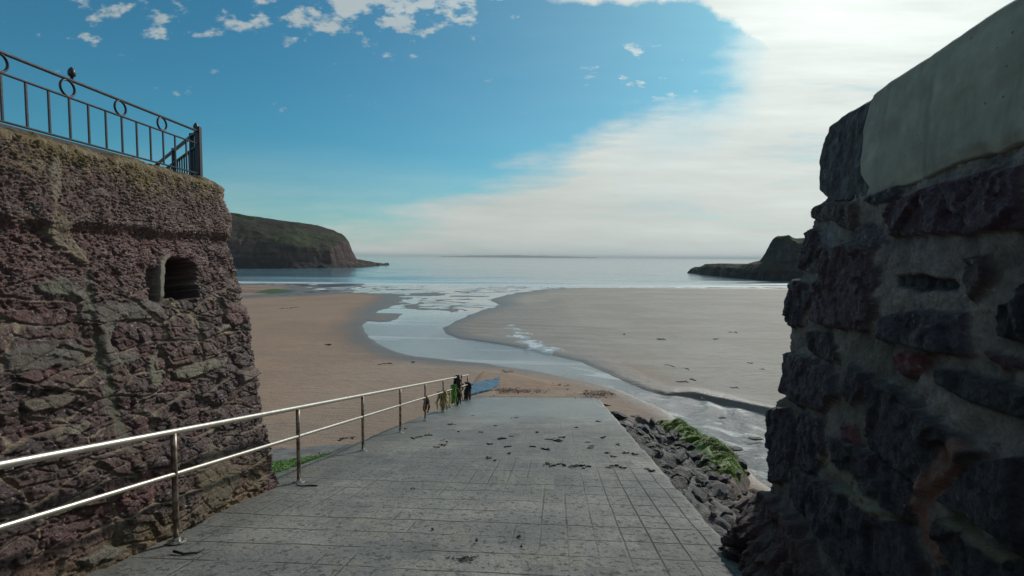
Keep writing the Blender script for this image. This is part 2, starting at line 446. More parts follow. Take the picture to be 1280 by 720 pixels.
wc = m.mix(m.math('MULTIPLY', m.attr('foam'), .9), wc, (.78, .82, .82))
stream_mat = m.out(wc, m.mix(m.attr('foam'), m.ramp(m.attr('calm'), .02, .3, .05, .15), (.6,)*3), bump_n.outputs[0], ior=1.33)
calm = .008 + .20*sst(58, 40, sy) + .74*sst(27, 12, sy)
keep = (d2 < .8 + .02*sy) | (rap > .01)
o = link("stream", grid_mesh("stream", np.stack([sx, sy, sz], -1), {'foam': foam, 'calm': calm}, keep=keep), stream_mat)
tag(o, "shallow stream winding across the sand to the sea", "stream", kind='structure')

# ------------------------------------------------------------------ sea
ex, ey = fan(118, 20000, 900, 420, 1.5, 1.5)
wv = np.zeros_like(ex)
bend = ey + 6*fbm(ex*.012, ey*.02, o=3, s=120) - .02*ex
for (c0, wd, amp, xs, xe) in ((150, 1.9, .20, -60, 200), (166, 2.4, .24, -150, 200), (178, 2.2, .20, -160, 40), (192, 3.5, .26, -60, 150), (232, 6, .30, -160, 200), (300, 9, .3, -300, 300)):
    lm = sst(xs-20, xs+30, ex)*sst(xe+20, xe-30, ex)*sst(-.35, .2, fbm(ex*.012, ey*.004 + c0, o=3, s=122))
    wv += amp*lm*np.exp(-((bend-c0)/wd)**2)
dmp = sst(120, 260, ey)*sst(2500, 300, ey)
wv += dmp*(.16*fbm(ex*.05, ey*.09, o=4, s=130))
wv += .03*fbm(ex*.12, ey*.2, o=3, s=133)*sst(600, 130, ey)
fo = np.zeros_like(ex)
sh = ey + 3.5*fbm(ex*.03, ey*.02, o=4, s=140)
for (c0, wd, st) in ((138.5, 1.2, .9), (143.5, .8, .8), (150.5, .9, .75), (167.0, .7, .6), (134.5, .6, .8)):
    fo = np.maximum(fo, st*np.exp(-((sh-c0)/wd)**2)*sst(-.25, .3, fbm(ex*.035, ey*.1 + c0, o=4, s=141)))
fo = np.maximum(fo, .55*sst(158, 140, ey)*sst(-40, -90, ex)*sst(-.1, .35, fbm(ex*.03, ey*.3, o=4, s=151)))
fo = np.maximum(fo, .7*sst(149, 135, sh)*sst(-.30, .25, fbm(ex*.05, ey*.16, o=5, s=143)))
m = NT("sea_water")
h = m.math('ADD', m.noise(1., 8, .68, m.scaled((.35, .9, 1))), m.math('MULTIPLY', m.noise(1., 4, .6, m.scaled((.03, .11, 1))), 3.0))
pt = m.noise(1., 5, .6, m.scaled((.006, .022, 1)))
wc = m.mix(m.ramp(pt, .35, .65), (.10, .20, .25), (.15, .255, .30))
wc = m.mix(m.attr('shallow'), wc, (.32, .40, .42))
wc = m.mix(m.attr('foam'), wc, (.8, .83, .83))
sea_mat = m.out(wc, m.mix(m.attr('foam'), (.10,)*3, (.8,)*3), m.bump(h, .085, .75), ior=1.38)
shallow = sst(190, 135, ey)
o = link("sea", grid_mesh("sea", np.stack([ex, ey, wv], -1), {'foam': fo, 'shallow': shallow}), sea_mat)
tag(o, "blue green sea with low waves reaching the horizon", "sea", kind='structure')

# ------------------------------------------------------------------ slipway
RS = .2
def ramp_z(y):
    y = np.asarray(y, float)
    z = CAM_Z - 1.62 - RS*np.minimum(y, 19.3)
    k = np.clip(y - 19.3, 0, 9)
    return z - (RS*k - .028*k*k*(k < 3.57) - (k >= 3.57)*(.028*3.57**2)) if False else z - np.where(k < 3.2, RS*k - .03*k*k, RS*3.2 - .03*3.2**2)
ry = np.concatenate([np.linspace(-5, 2.5, 40), np.linspace(2.55, 23.2, 560)])
ru = np.linspace(0, 1, 180)
RYg = np.repeat(ry[:, None], len(ru), 1)
xl, xr = x_left(RYg), x_right(RYg)
RXg = xl + (xr-xl)*ru
edge_in = np.minimum(RXg-xl, xr-RXg)
RZg = ramp_z(RYg) + .012*fbm(RXg*.7, RYg*.5, o=3, s=200) + .004*fbm(RXg*5, RYg*5, o=3, s=205)
def ramp_surf(x, y):
    x = np.asarray(x, float); y = np.asarray(y, float)
    return ramp_z(y) + .012*fbm(x*.7, y*.5, o=3, s=200) + .004*fbm(x*5, y*5, o=3, s=205)
RZg -= .03*sst(.06, 0, edge_in) + .03*sst(.35, 0, edge_in)*sst(-.1, .5, fbm(RXg*2, RYg*1.2, o=3, s=207))
# skirts down both sides
PR = np.stack([RXg, RYg, RZg], -1)
Lk = PR[:, :1].copy(); Lk[..., 0] -= .04; Lk[..., 2] -= 2.2
Rk = PR[:, -1:].copy(); Rk[..., 0] += .04; Rk[..., 2] -= 2.2
PR = np.concatenate([Lk, PR, Rk], 1)
pv = (PR[..., 0] + 0)*math.cos(R(5)) - (PR[..., 1])*math.sin(R(5))        # across the slip
pu = PR[..., 0]*math.sin(R(5)) + PR[..., 1]*math.cos(R(5))                # down the slip
m = NT("slipway_concrete")
pvn, pun = m.attr('across'), m.attr('along')
wv_ = m.noise(1.3, 3, .5)
def groove(coord, per, wid, off=0.):
    f = m.math('ADD', m.math('DIVIDE', coord, per), off)
    f = m.math('ADD', f, m.math('MULTIPLY', m.math('SUBTRACT', wv_, .5), .12))
    f = m.math('ABSOLUTE', m.math('SUBTRACT', m.math('FRACT', f), .5))
    dist = m.math('MULTIPLY', f, per)
    return m.ramp(dist, wid*.35, wid*1.6, 1, 0)
g1 = groove(pun, .385, .010)
g2 = groove(pvn, .245, .009)
g3 = groove(pun, 1.54, .013, .375)
wear1 = m.ramp(m.noise(1.1, 5, .65), .40, .56)
wear2 = m.ramp(m.noise(.9, 5, .65, m.scaled((1.4, .7, 1))), .45, .62)
nearness = m.ramp(pun, 5.0, 15.0, 1., .25)
right_low = m.math('MULTIPLY', m.ramp(pvn, .2, .9), m.math('MULTIPLY', m.ramp(pun, 8.2, 6.8), m.ramp(pun, 3.6, 4.4)))
G1 = m.math('MULTIPLY', g1, m.math('MAXIMUM', m.math('ADD', .10, m.math('MULTIPLY', wear1, .75)), right_low))
G2 = m.math('MULTIPLY', g2, m.math('MAXIMUM', m.math('ADD', .06, m.math('MULTIPLY', wear2, .6)), right_low))
G = m.math('MAXIMUM', m.math('MAXIMUM', G1, G2), m.math('MULTIPLY', g3, .75))
G = m.math('MULTIPLY', G, nearness)
agg = m.noise(38, 6, .75); agg2 = m.vor(26.0)
pits = m.ramp(m.noise(17, 6, .75), .54, .64)
blot = m.noise(1.1, 5, .62); blot2 = m.noise(.35, 4, .6)
cell = m.new('ShaderNodeTexWhiteNoise', noise_dimensions='2D')
cc = m.new('ShaderNodeCombineXYZ'); m.set(cc.inputs[0], m.math('FLOOR', m.math('DIVIDE', pvn, .245))); m.set(cc.inputs[1], m.math('FLOOR', m.math('DIVIDE', pun, .385)))
m.l.new(cc.outputs[0], cell.inputs['Vector'])
base = m.mix(m.ramp(blot, .32, .68), (.205, .205, .187), (.37, .355, .31))
base = m.mix(m.ramp(blot2, .42, .60, 0, .7), base, (.150, .160, .158))
blot3 = m.noise(2.7, 5, .7, m.scaled((.7, 1.5, 1)))
base = m.mix(m.ramp(blot3, .54, .68, 0, .55), base, (.115, .118, .112))
base = m.mix(m.ramp(blot3, .42, .30, 0, .4), base, (.40, .385, .335))
base = m.mix(m.ramp(cell.outputs['Value'], .86, .93, 0, .45), base, (.30, .275, .215))
base = m.mix(m.ramp(cell.outputs['Value'], .16, .05, 0, .45), base, (.095, .10, .105))
base = m.mix(m.ramp(agg, .32, .68, 0, .75), m.mix(.55, base, (.06, .06, .06), 'MIX'), base)
base = m.mix(m.math('MULTIPLY', pits, m.ramp(pun, 6., 13., .85, .35)), base, (.045, .045, .042))
base = m.mix(m.ramp(m.vor(60.), .0, .16, .35, 0), base, (.38, .37, .34))
wet_sheen = m.ramp(m.math('ADD', pun, m.math('MULTIPLY', m.noise(.6, 4), 5.)), 13.0, 19.0)
base = m.mix(m.math('MULTIPLY', wet_sheen, .5), base, (.21, .228, .222))  # sheen of the wet lower end painted in as a paler grey
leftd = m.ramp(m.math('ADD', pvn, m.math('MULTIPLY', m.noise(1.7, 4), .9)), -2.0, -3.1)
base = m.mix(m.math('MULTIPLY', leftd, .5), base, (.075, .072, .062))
base = m.mix(m.math('MULTIPLY', G, .78), base, (.035, .036, .034))
hg = m.math('ADD', m.math('MULTIPLY', G, -1.3), m.math('ADD', m.math('MULTIPLY', agg, .9), m.math('MULTIPLY', pits, -.5)))
hg = m.math('ADD', hg, m.math('MULTIPLY', agg2, .4))
slip_mat = m.out(base, m.ramp(wet_sheen, 0, 1, .75, .38), m.bump(hg, .012, .9), spec=.45)
o = link("slipway", grid_mesh("slipway", PR, {'across': pv, 'along': pu}), slip_mat)
tag(o, "worn grey concrete slipway scored with grooves running down to the sand", "slipway", kind='structure')

# ------------------------------------------------------------------ rocky bank between the slipway and the stream
KD = np.array([2.0, 4.0, 5.5, 8.0, 11, 15, 19, 22.0])
KX = np.array([9.0, 8.2, 6.75, 6.25, 5.85, 5.4, 4.95, 4.6])
KY = np.array([8.5, 10.3, 12.2, 14.2, 15.7, 18, 20.7, 22.9])
_bk = on_beach([(1010, 628), (975, 606), (938, 590), (915, 571), (878, 547), (833, 516), (790, 495), (764, 484)])
KX, KY = _bk[:, 0] + .15, _bk[:, 1] + .1
def bank_xy(d, t_):
    ax, ay = x_right(d) - .12, d
    ox, oy = np.interp(d, KD, KX), np.interp(d, KD, KY)
    return ax + (ox-ax)*t_, ay + (oy-ay)*t_
def bank_z(d, t_):
    x, y = bank_xy(d, t_)
    k_ = sst(15.5, 19.5, d)
    za = (ramp_z(d) - .10 - .10*sst(0, .2, t_))*(1-k_) + (zb(d) - .05 - .2*sst(20.5, 22, d))*k_
    zo = zb(np.interp(d, KD, KY)) - .18 - .1*sst(20.5, 22, d)
    prof = 1 - (1 - t_)**1.25
    z = za + (zo-za)*prof
    mid_ = np.sin(np.clip(t_, 0, 1)*math.pi)
    rocky = sst(20, 15, d)
    crest = np.exp(-((t_-.80)/.16)**2)*sst(15.5, 12.5, d)*sst(5.0, 7.0, d)
    z = z + crest*.52 - .12*mid_*rocky + rocky*mid_**.5*(.22*fbm(x*.9, y*.9, o=4, s=300) + .09*fbm(x*3, y*3, o=3, s=303))
    f1, f2, _ = worley(x*1.5, y*1.5, 310)
    z = z + (1-.85*crest)*rocky*mid_**.5*.16*(sst(0, .5, f2-f1) - .5)
    return z, crest
bd = np.linspace(2.0, 22, 360); bt = np.linspace(0, 1.08, 170)
Dg, Tg = np.meshgrid(bd, bt, indexing='ij')
kx, ky = bank_xy(Dg, Tg); kz, crest = bank_z(Dg, Tg)
sandy = sst(13.5, 17.5, Dg + 2.5*fbm(kx*.8, ky*.8, o=3, s=320)) 
sandy = np.maximum(sandy, sst(.30, .75, Tg)*sst(8.2, 6.0, Dg)*sst(-.3, .3, fbm(kx*.9, ky*.9, o=3, s=323) + .1))
m = NT("bank_rock")
n1 = m.noise(2.2, 6, .65); n2 = m.noise(18, 5, .7)
rc = m.mix(m.ramp(n1, .35, .65), (.030, .027, .032), (.075, .062, .062))
rc = m.mix(m.ramp(n2, .5, .75, 0, .6), rc, (.12, .10, .095))
sc_ = m.mix(m.ramp(n1, .35, .65), (.17, .12, .095), (.235, .165, .125))
sc_ = m.mix(m.ramp(n2, .55, .7, 0, .55), sc_, (.09, .045, .03))
rc = m.mix(m.attr('sandy'), rc, sc_)
rc = m.mix(m.ramp(m.math('ADD', m.attr('green'), m.math('MULTIPLY', m.math('SUBTRACT', n1, .5), .9)), .35, .6), rc, (.10, .17, .022))
bank_mat = m.out(rc, m.ramp(m.attr('sandy'), 0, 1, .55, .85), m.bump(m.math('ADD', n2, m.math('MULTIPLY', n1, 2)), .05, .9), spec=.4)
o = link("rock_bank", grid_mesh("rock_bank", np.stack([kx, ky, kz], -1), {'sandy': sandy, 'green': np.exp(-((Tg-.76)/.15)**2)*sst(15.0, 13.0, Dg)*sst(5.6, 7.2, Dg)}), bank_mat)
tag(o, "dark rocky bank falling from the slipway edge to the stream", "bank", kind='structure')

# algae: thousands of little blades along the crest (nobody could count them)
def blade_cloud(name, pts, nrm, hmin, hmax, mat, wid=.012, lean=.6):
    n = len(pts); pts = np.asarray(pts)
    ang = RNG.uniform(0, 6.283, n); hh = RNG.uniform(hmin, hmax, n)
    lx, ly = np.cos(ang), np.sin(ang)
    side = np.stack([-ly, lx, 0*lx], -1)*wid*RNG.uniform(.6, 1.8, n)[:, None]
    tip = pts + np.stack([lx*hh*lean*RNG.uniform(.2, 1.6, n), ly*hh*lean*RNG.uniform(.2, 1.6, n) - hh*.3, hh*RNG.uniform(.25, 1, n)], -1)
    V = np.stack([pts-side, pts+side, tip+side*.35, tip-side*.35], 1).reshape(-1, 3)
    me = D.meshes.new(name); me.from_pydata(V.tolist(), [], np.arange(4*n).reshape(n, 4).tolist())
    return link(name, me, mat)
m = NT("green_algae")
oi = m.noise(9, 4, .6); oj = m.noise(1.6, 3, .5)
ac = m.mix(m.ramp(oi, .35, .65), (.085, .15, .014), (.24, .36, .045))
ac = m.mix(m.ramp(oj, .5, .7, 0, .6), ac, (.10, .12, .03))
algae_mat = m.out(ac, .6)
pts = []
dl = RNG.uniform(6.0, 14.5, 90000); tl = RNG.normal(.76, .10, 90000)
xx, yy = bank_xy(dl, tl)
dn_ = fbm(xx*1.4, yy*1.4, o=4, s=330) - 1.7*np.abs(tl-.76)/.16*.35 + .34
ok = dn_ > RNG.uniform(0, .25, len(dn_))
zz, _ = bank_z(dl[ok], tl[ok])
o = blade_cloud("algae", np.stack([xx[ok], yy[ok], zz], -1), None, .008, .024, algae_mat, .011, 1.4)
tag(o, "bright green algae covering the ridge of rock beside the stream", "algae", kind='stuff')

# ------------------------------------------------------------------ boulders
rock_mats = []
for nm, c0, c1 in (("boulder_dark", (.011, .010, .012), (.032, .028, .031)), ("boulder_purple", (.019, .012, .013), (.044, .030, .030)), ("boulder_brown", (.040, .028, .023), (.085, .062, .050))):
    m = NT(nm); n1 = m.noise(5, 6, .65); n2 = m.noise(40, 4, .7)
    cc_ = m.mix(m.ramp(n1, .3, .7), c0, c1); cc_ = m.mix(m.ramp(n2, .6, .75, 0, .5), cc_, (.16, .15, .14))
    rock_mats.append(m.out(cc_, .5, m.bump(m.math('ADD', n2, m.math('MULTIPLY', n1, 3)), .05, 1.), spec=.45))
def rock_mesh(name, r, sc, seed, cut=.0):
    bm = bmesh.new(); bmesh.ops.create_icosphere(bm, subdivisions=5, radius=1)
    co = np.array([v.co for v in bm.verts])
    # a few flat facets knocked off a sphere, then weathered
    rg_ = np.random.default_rng(seed); dd_ = np.ones(len(co))
    for k in range(17):
        nn = rg_.normal(size=3); nn /= np.linalg.norm(nn); lim = rg_.uniform(.55, .88)
        pr = co @ nn; dd_ = np.minimum(dd_, np.where(pr > lim*.999, lim/np.maximum(pr, 1e-3), 1))
    co = co*dd_[:, None]
    co = co*(1 + .10*fbm(co[:, 0]*1.5 + seed, co[:, 1]*1.5, co[:, 2]*1.5, o=3, s=seed) + .05*fbm(co[:, 0]*5, co[:, 1]*5, co[:, 2]*5, o=4, s=seed+5))[:, None]
    co = co*np.array(sc)*r
    for v, p in zip(bm.verts, co): v.co = p
    me = bm_mesh(name, bm, True)
    try: me.set_sharp_from_angle(angle=R(22))
    except Exception: pass
    return me
protos = [rock_mesh("boulder", 1, (1.15, .85, .68), 400+i*7) for i in range(7)]
placed = []
def boulder(d, t_, r, mi, label, group=None, name="boulder", sink=.52):
    x, y = bank_xy(d, t_); z, _ = bank_z(np.array(d), np.array(t_))
    me = protos[len(placed) % len(protos)]
    o = D.objects.new(name, me.copy()); C.objects.link(o); o.data.materials.clear(); o.data.materials.append(rock_mats[mi])
    o.location = (float(x), float(y), float(z) + r*.68*(1-sink) - r*.25); o.scale = (r*random.uniform(.85, 1.25), r*random.uniform(.85, 1.2), r*random.uniform(.8, 1.1))
    o.rotation_euler = (random.uniform(-.35, .35), random.uniform(-.35, .35), random.uniform(0, 6.28))
    tag(o, label, "boulder", group); placed.append((float(x), float(y), r))
    return o
GL = "dark rounded boulder in the heap between the slipway edge and the green ridge"
tries = 0; cnt = 0
while cnt < 130 and tries < 3000:
    tries += 1
    d = random.uniform(6.2, 14.2); t_ = random.uniform(.05, .66); r = random.choice((.10, .12, .15, .18, .22, .27))*(1.0 if d > 8 else .85)
    x, y = bank_xy(d, t_)
    if any((x-a)**2 + (y-b)**2 < (.72*(r+c_))**2 for a, b, c_ in placed): continue
    boulder(d, t_, r, random.choice((0, 0, 1)), GL, "boulders heaped beside the slipway"); cnt += 1
k0 = len(placed)
while len(placed) < k0 + 46:
    d, t_, r = random.uniform(3.4, 6.8), random.uniform(.08, .98), random.choice((.05, .07, .09, .12, .16))
    x, y = bank_xy(d, t_)
    if any((x-a)**2 + (y-b)**2 < (.7*(r+c_))**2 for a, b, c_ in placed[k0:]): continue
    boulder(d, t_, r, random.choice((1, 2, 2)), "small brown stone in the loose rubble between the slipway and the right wall", "rubble stones by the right wall", name="stone")
boulder(6.0, .42, .27, 1, "large dark brown boulder at the near end of the heap, closest to the right wall", name="boulder")
boulder(6.6, .86, .24, 0, "dark boulder under the lower end of the green algae ridge by the water", name="boulder")
boulder(15.6, .12, .34, 0, "flat dark rock at the far end of the heap, beside the slipway edge")
boulder(17.2, .10, .26, 1, "small dark slab half sunk in sand near the foot of the slipway")
# rocks standing in the stream
for i, (px, py, r) in enumerate(((915, 559, .22), (945, 546, .16), (903, 520, .12))):
    p = on_beach([(px, py)])[0]
    o = D.objects.new("rock", protos[i].copy()); C.objects.link(o); o.data.materials.clear(); o.data.materials.append(rock_mats[0])
    o.location = (p[0], p[1], float(zb(p[1])) - .06); o.scale = (r*1.5, r*.8, r*.55)
    tag(o, ("black rock breaking the water, nearest the green ridge", "low wet rock in the stream close to the right wall", "small dark stone in the stream below the dark bank edge")[i], "rock")
# small weedy rock at the foot of the right wall
o = D.objects.new("rock", rock_mesh("rock", 1, (1, .9, .8), 77)); C.objects.link(o); o.data.materials.append(rock_mats[1])
o.location = (1.80, 4.02, float(ramp_z(4.02)) + .03); o.scale = (.10, .12, .10)
tag(o, "small dark red rock on the slipway at the foot of the right wall", "rock")

# ------------------------------------------------------------------ left wall
LW_Z0 = CAM_Z - 3.3; LW_TOP = CAM_Z + .86
def lw_x(d, zr):     # face position for a distance and a height relative to the eye
    base = -2.87 + .054*(d-6.3); tt = (zr + 2.9)/3.78
    return base + (-3.55 + .0*d - base)*np.clip(tt, -.3, 1.1)
seg1 = np.concatenate([np.linspace(-4, 2.7, 60), np.linspace(2.72, 6.14, 540)])
arc_n = 70
path_d = []; 
zr = np.concatenate([np.linspace(-3.3, -2.95, 10), np.linspace(-2.93, .80, 580)])
ext = np.array([(0.0, .83, .008), (0, .855, .03), (0, .87, .06), (0, .885, .10), (0, .89, .16), (0, .895, .25), (0, .90, .4), (0, .9, .8), (0, .9, 6.0)])
nz = len(zr) + len(ext)
n1_ = len(seg1); nu = n1_ + arc_n + 60
base = np.zeros((nu, nz, 3)); nrm = np.zeros((nu, nz, 3)); ucoord = np.zeros((nu, nz))
for j in range(nz):
    if j < len(zr): z_ = zr[j]; inset = 0.
    else: _, z_, inset = ext[j-len(zr)]
    xs = lw_x(seg1, z_)
    base[:n1_, j, 0] = xs - inset; base[:n1_, j, 1] = seg1; nrm[:n1_, j] = (1, 0, .12); ucoord[:n1_, j] = seg1
    # rounded corner then the return face running back to the left
    rad = .16 + .22*sst(.1, .85, z_); ca, cb_ = lw_x(6.14, z_), 6.14
    ang = np.linspace(0, R(135), arc_n+1)[1:]
    cx_, cy_ = ca - rad, cb_
    ri = max(rad - inset, .004) if inset < rad else .004
    base[n1_:n1_+arc_n, j, 0] = cx_ + ri*np.cos(ang) - max(0, inset-rad)*np.cos(R(40)); base[n1_:n1_+arc_n, j, 1] = cy_ + ri*np.sin(ang) - max(0, inset-rad)*.4
    nrm[n1_:n1_+arc_n, j, 0] = np.cos(ang); nrm[n1_:n1_+arc_n, j, 1] = np.sin(ang)
    ucoord[n1_:n1_+arc_n, j] = 6.14 + rad*ang
    L = np.linspace(0, 5, 61)[1:]
    ex_, ey_ = base[n1_+arc_n-1, j, 0], base[n1_+arc_n-1, j, 1]
    base[n1_+arc_n:, j, 0] = ex_ - L*math.cos(R(45)); base[n1_+arc_n:, j, 1] = ey_ + L*math.sin(R(45))
    nrm[n1_+arc_n:, j] = (math.cos(R(135))*-1*0 + .707, .707, 0); ucoord[n1_+arc_n:, j] = 6.14 + rad*R(135) + L
    base[:, j, 2] = CAM_Z + z_
nrm /= np.linalg.norm(nrm, axis=-1, keepdims=True)
U = ucoord; Zr = base[..., 2] - CAM_Z
px, py, dep = project(base)
mpp = dep/F
# mortared rubble: flat beds, stones longer than tall
wx = U + .10*fbm(U*1.6, Zr*2.2, o=3, s=500); wz = Zr + .07*fbm(U*1.2, Zr*2.6, o=3, s=503) + .05*U
f1, f2, sid = worley(wx*2.1, wz*5.2, 505)
joint = sst(.03, .10, f2-f1 + .03*fbm(U*14, Zr*14, o=3, s=540))
f1b, f2b, sidb = worley(wx*4.7 + 3, wz*9.5, 508)
jointb = sst(.03, .16, f2b-f1b)
# pebbly conglomerate
fb = fbm(U*2.4, Zr*2.4, o=5, s=515); fb2 = fbm(U*9, Zr*9, o=4, s=517); lo = fbm(U*.8, Zr*.9, o=3, s=519)
g1_, g2_, gid = worley(U*30 + 1.2*fb2, Zr*34, 511); g3_, g4_, gid2 = worley(U*66 + 5, Zr*74 + fb2, 512)
peb = sst(.55, .12, g1_); peb2 = sst(.5, .1, g3_)
up_ = sst(-.55, .05, Zr + .18*fb)                       # upper render of pebble concrete
band = sst(.16, .26, Zr + .05*fb)                       # smoother capping band
band_step = band
# disp
disp = .036*fb + .022*fb2
disp += (1-up_)*(.022*(joint-.6)*(.5 + sid) + .014*(jointb-.5)) + (1-up_)*.05*(sid-.5)
disp += (.024*(peb-.5)*(.1 + 1.3*gid**2) + .013*(peb2-.5)*(.3 + gid2))*(.22 + .78*up_)
fq1, fq2, fqi = worley(U*7 + 2*fb, Zr*9, 530); fr1, fr2, fri = worley(U*15, Zr*19 + fb2, 531)
disp += (1-band)*(.030*(fqi-.5) + .016*(fri-.5))*joint
disp += band*.045 - .04*sst(.0, .16, Zr + .05*fb)*(1-band)
# colour
stone_pal = np.array([(.070, .036, .038), (.052, .032, .036), (.088, .045, .042), (.060, .048, .046), (.082, .060, .048), (.042, .030, .034)])
ci = (sid*5.999).astype(int); col_st = stone_pal[ci]*np.array((1.62, .98, .95))*(.45 + .45*sidb[..., None])
col_mo = np.array((.25, .19, .125))*(1 + .45*fb2[..., None])
mort = (1-joint)*sst(-.45, .15, fbm(U*1.7, Zr*1.7, o=3, s=521) + .1)
col_low = col_st*(1-mort[..., None]) + col_mo*mort[..., None]
pb = np.where(gid2 > .88, 3.4, np.where(gid2 > .55, 1.25, .72))
pb1 = np.where(gid > .88, 3.2, np.where(gid > .6, 1.2, .8))
col_up = np.array((.124, .056, .050))*(pb*.6 + pb1*.4)[..., None]*(1 + .35*lo[..., None])
col_band = np.array((.134, .068, .057))*(.65*np.where(gid2 > .84, 2.0, np.where(gid2 > .5, 1.15, .78)) + .35)[..., None]
col = col_low*(1-up_[..., None]) + col_up*up_[..., None]
col = col*(1-band[..., None]) + col_band*band[..., None]
spk = ((gid2 > .93) & (peb2 > .35)) | ((gid > .945) & (peb > .55) & (fb > -.2))
col = np.where(spk[..., None], np.maximum(col, (.30, .265, .245)), col)
# lichen along the very top
lich = sst(.50, .76, Zr + .16*fb)*sst(-.35, .25, fb2 + .3)
lich = np.maximum(lich, .55*sst(-2.2, -2.75, Zr + .2*fb + .1*(U-6))*sst(.0, .3, lo + .2))
col = col*(1-.8*lich[..., None]) + np.array((.21, .15, .035))*(.8*lich[..., None])
# surveyed patches
def blend_patch(poly, colr, dz, soft=3., rag=6.):
    global col, disp
    s_ = sdpoly(px, py, poly) + rag*fb2
    k = sst(soft, -soft, s_)
    if colr is not None: col = col*(1-k[..., None]) + np.array(colr)*(1 + .3*fb2[..., None])*k[..., None]
    disp = disp*(1-k*.6) + dz*k
blend_patch([(64, 183), (70, 195), (69, 230), (64, 262), (75, 278), (87, 289), (111, 334), (100, 333), (80, 320), (52, 292), (57, 254), (59, 212)], (.20, .15, .088), .035, 3, 9)
blend_patch([(107, 332), (115, 332), (116, 400), (128, 436), (140, 478), (152, 520), (168, 560), (158, 562), (142, 524), (128, 484), (116, 446), (107, 405)], (.125, .115, .075), -.02, 3, 8)
blend_patch([(118, 388), (142, 385), (160, 378), (196, 378), (196, 388), (150, 400), (140, 432), (170, 448), (150, 460), (128, 455)], (.125, .105, .082), .02, 4, 12)
blend_patch([(48, 358), (74, 346), (106, 372), (60, 372)], (.13, .125, .085), .02, 3, 8)
blend_patch([(0, 440), (40, 432), (100, 440), (110, 458), (40, 462), (0, 470)], (.11, .092, .074), .03, 4, 12)
blend_patch([(220, 466), (242, 455), (279, 450), (275, 457), (246, 470), (222, 474)], (.205, .175, .115), .03, 2, 5)
blend_patch([(184, 446), (196, 444), (198, 482), (188, 484)], (.17, .15, .095), .02, 2, 5)
blend_patch([(277, 383), (292, 379), (306, 384), (303, 402), (290, 407), (279, 400)], (.13, .055, .05), .05, 2, 3)
blend_patch([(295, 468), (322, 458), (327, 464), (312, 474), (298, 480)], (.19, .125, .10), .07, 2, 3)
blend_patch([(270, 410), (284, 404), (288, 410), (268, 418)], (.22, .19, .14), .03, 2, 3)
blend_patch([(240, 600), (258, 560), (275, 562), (300, 600), (262, 640)], (.14, .105, .055), .03, 4, 10)
blend_patch([(60, 540), (110, 525), (120, 530), (90, 545), (66, 552)], (.18, .155, .11), .02, 2, 7)
blend_patch([(30, 505), (90, 492), (120, 488), (86, 503), (40, 516)], (.17, .14, .10), .02, 2, 7)
blend_patch([(95, 700), (130, 680), (150, 688), (110, 712)], (.16, .145, .11), .03, 2, 7)
# weep hole
hs = sdpoly(px, py, [(203, 332), (208, 325), (218, 323), (236, 325), (244, 332), (246, 372), (203, 373)]) + 2.2*fb2
hole = sst(1.5, -1.5, hs)
rim = sst(9.5, 6.5, hs)*(1-hole)*sst(214, 206, px)*sst(382, 370, py)
rim2 = sst(9, 5, hs)*(1-hole)
col = col*(1-rim[..., None]) + np.array((.21, .175, .13))*(1 + .3*fb2[..., None])*rim[..., None]
disp = disp*(1-rim) + .035*rim
gut = sst(22, 10, hs)*sst(203, 195, px)*(1-rim)*(1-hole)*sst(330, 340, py)*sst(385, 372, py)
disp -= .07*gut
disp = disp*(1-hole) - .62*hole
col = col*(1-.6*hole[..., None]) + np.array((.03, .027, .025))*(.6*hole[..., None])
# bits of the top surface get no deep displacement
topk = np.zeros(nz); topk[len(zr):] = np.linspace(0, 1, len(ext)); disp = disp*(1-.6*topk[None, :])
Pw = base + nrm*disp[..., None]
Pw[:, len(zr)+2:, 2] += (.02*fb2 + .012*peb)[:, len(zr)+2:]
m = NT("left_wall_stone")
n2 = m.noise(60, 5, .7); n1 = m.noise(11, 5, .65)
cc_ = m.mix(m.ramp(n2, .25, .75), m.mix(.45, m.attr('tint', 'Color'), (.02, .015, .015)), m.mix(.12, m.attr('tint', 'Color'), (.3, .25, .22)))
lw_mat = m.out(cc_, m.ramp(n1, .3, .7, .45, .85), m.bump(m.math('ADD', n2, n1), .016, .9), spec=.5)
lw = link("sea_wall", grid_mesh("sea_wall", Pw, cols={'tint': np.clip(col, .004, .8)}, flip=True), lw_mat)
tag(lw, "tall purple brown rubble sea wall with a square weep hole, on the left of the slipway", "wall")

# ------------------------------------------------------------------ promenade railing (square to the view, low, on the wall top)
m = NT("painted_iron")
n1 = m.noise(35, 4, .6)
iron = m.out(m.mix(m.ramp(n1, .55, .72), (.012, .016, .030), (.055, .028, .018)), .42, m.bump(n1, .003, .6), spec=.5)
RX = -3.75
Zt, Z2, Z3 = CAM_Z+1.465, CAM_Z+1.315, CAM_Z+.965
def part(name, bm, mat, parent, smooth=False):
    return link(name, bm_mesh(name, bm, smooth), mat, parent)
rail = empty("railing", (RX, 6.18, CAM_Z+.88))
tag(rail, "dark painted iron railing with rings along the top of the left wall", "railing")
OFF = Vector((RX, 6.18, CAM_Z+.88))
def rp(name, f, parent, off, mat=iron, smooth=False):
    bm = bmesh.new(); f(bm)
    for v in bm.verts: v.co -= off
    return part(name, bm, mat, parent, smooth)
y0r = -2.0
rp("top_rail", lambda b: box(b, (RX, (y0r+6.16)/2, Zt), (.034, 6.16-y0r, .020), bev=.006), rail, OFF)
rp("middle_rail", lambda b: box(b, (RX, (y0r+6.15)/2, Z2), (.026, 6.15-y0r, .014), bev=.004), rail, OFF)
rp("bottom_rail", lambda b: box(b, (RX, (y0r+6.15)/2, Z3), (.026, 6.15-y0r, .014), bev=.004), rail, OFF)
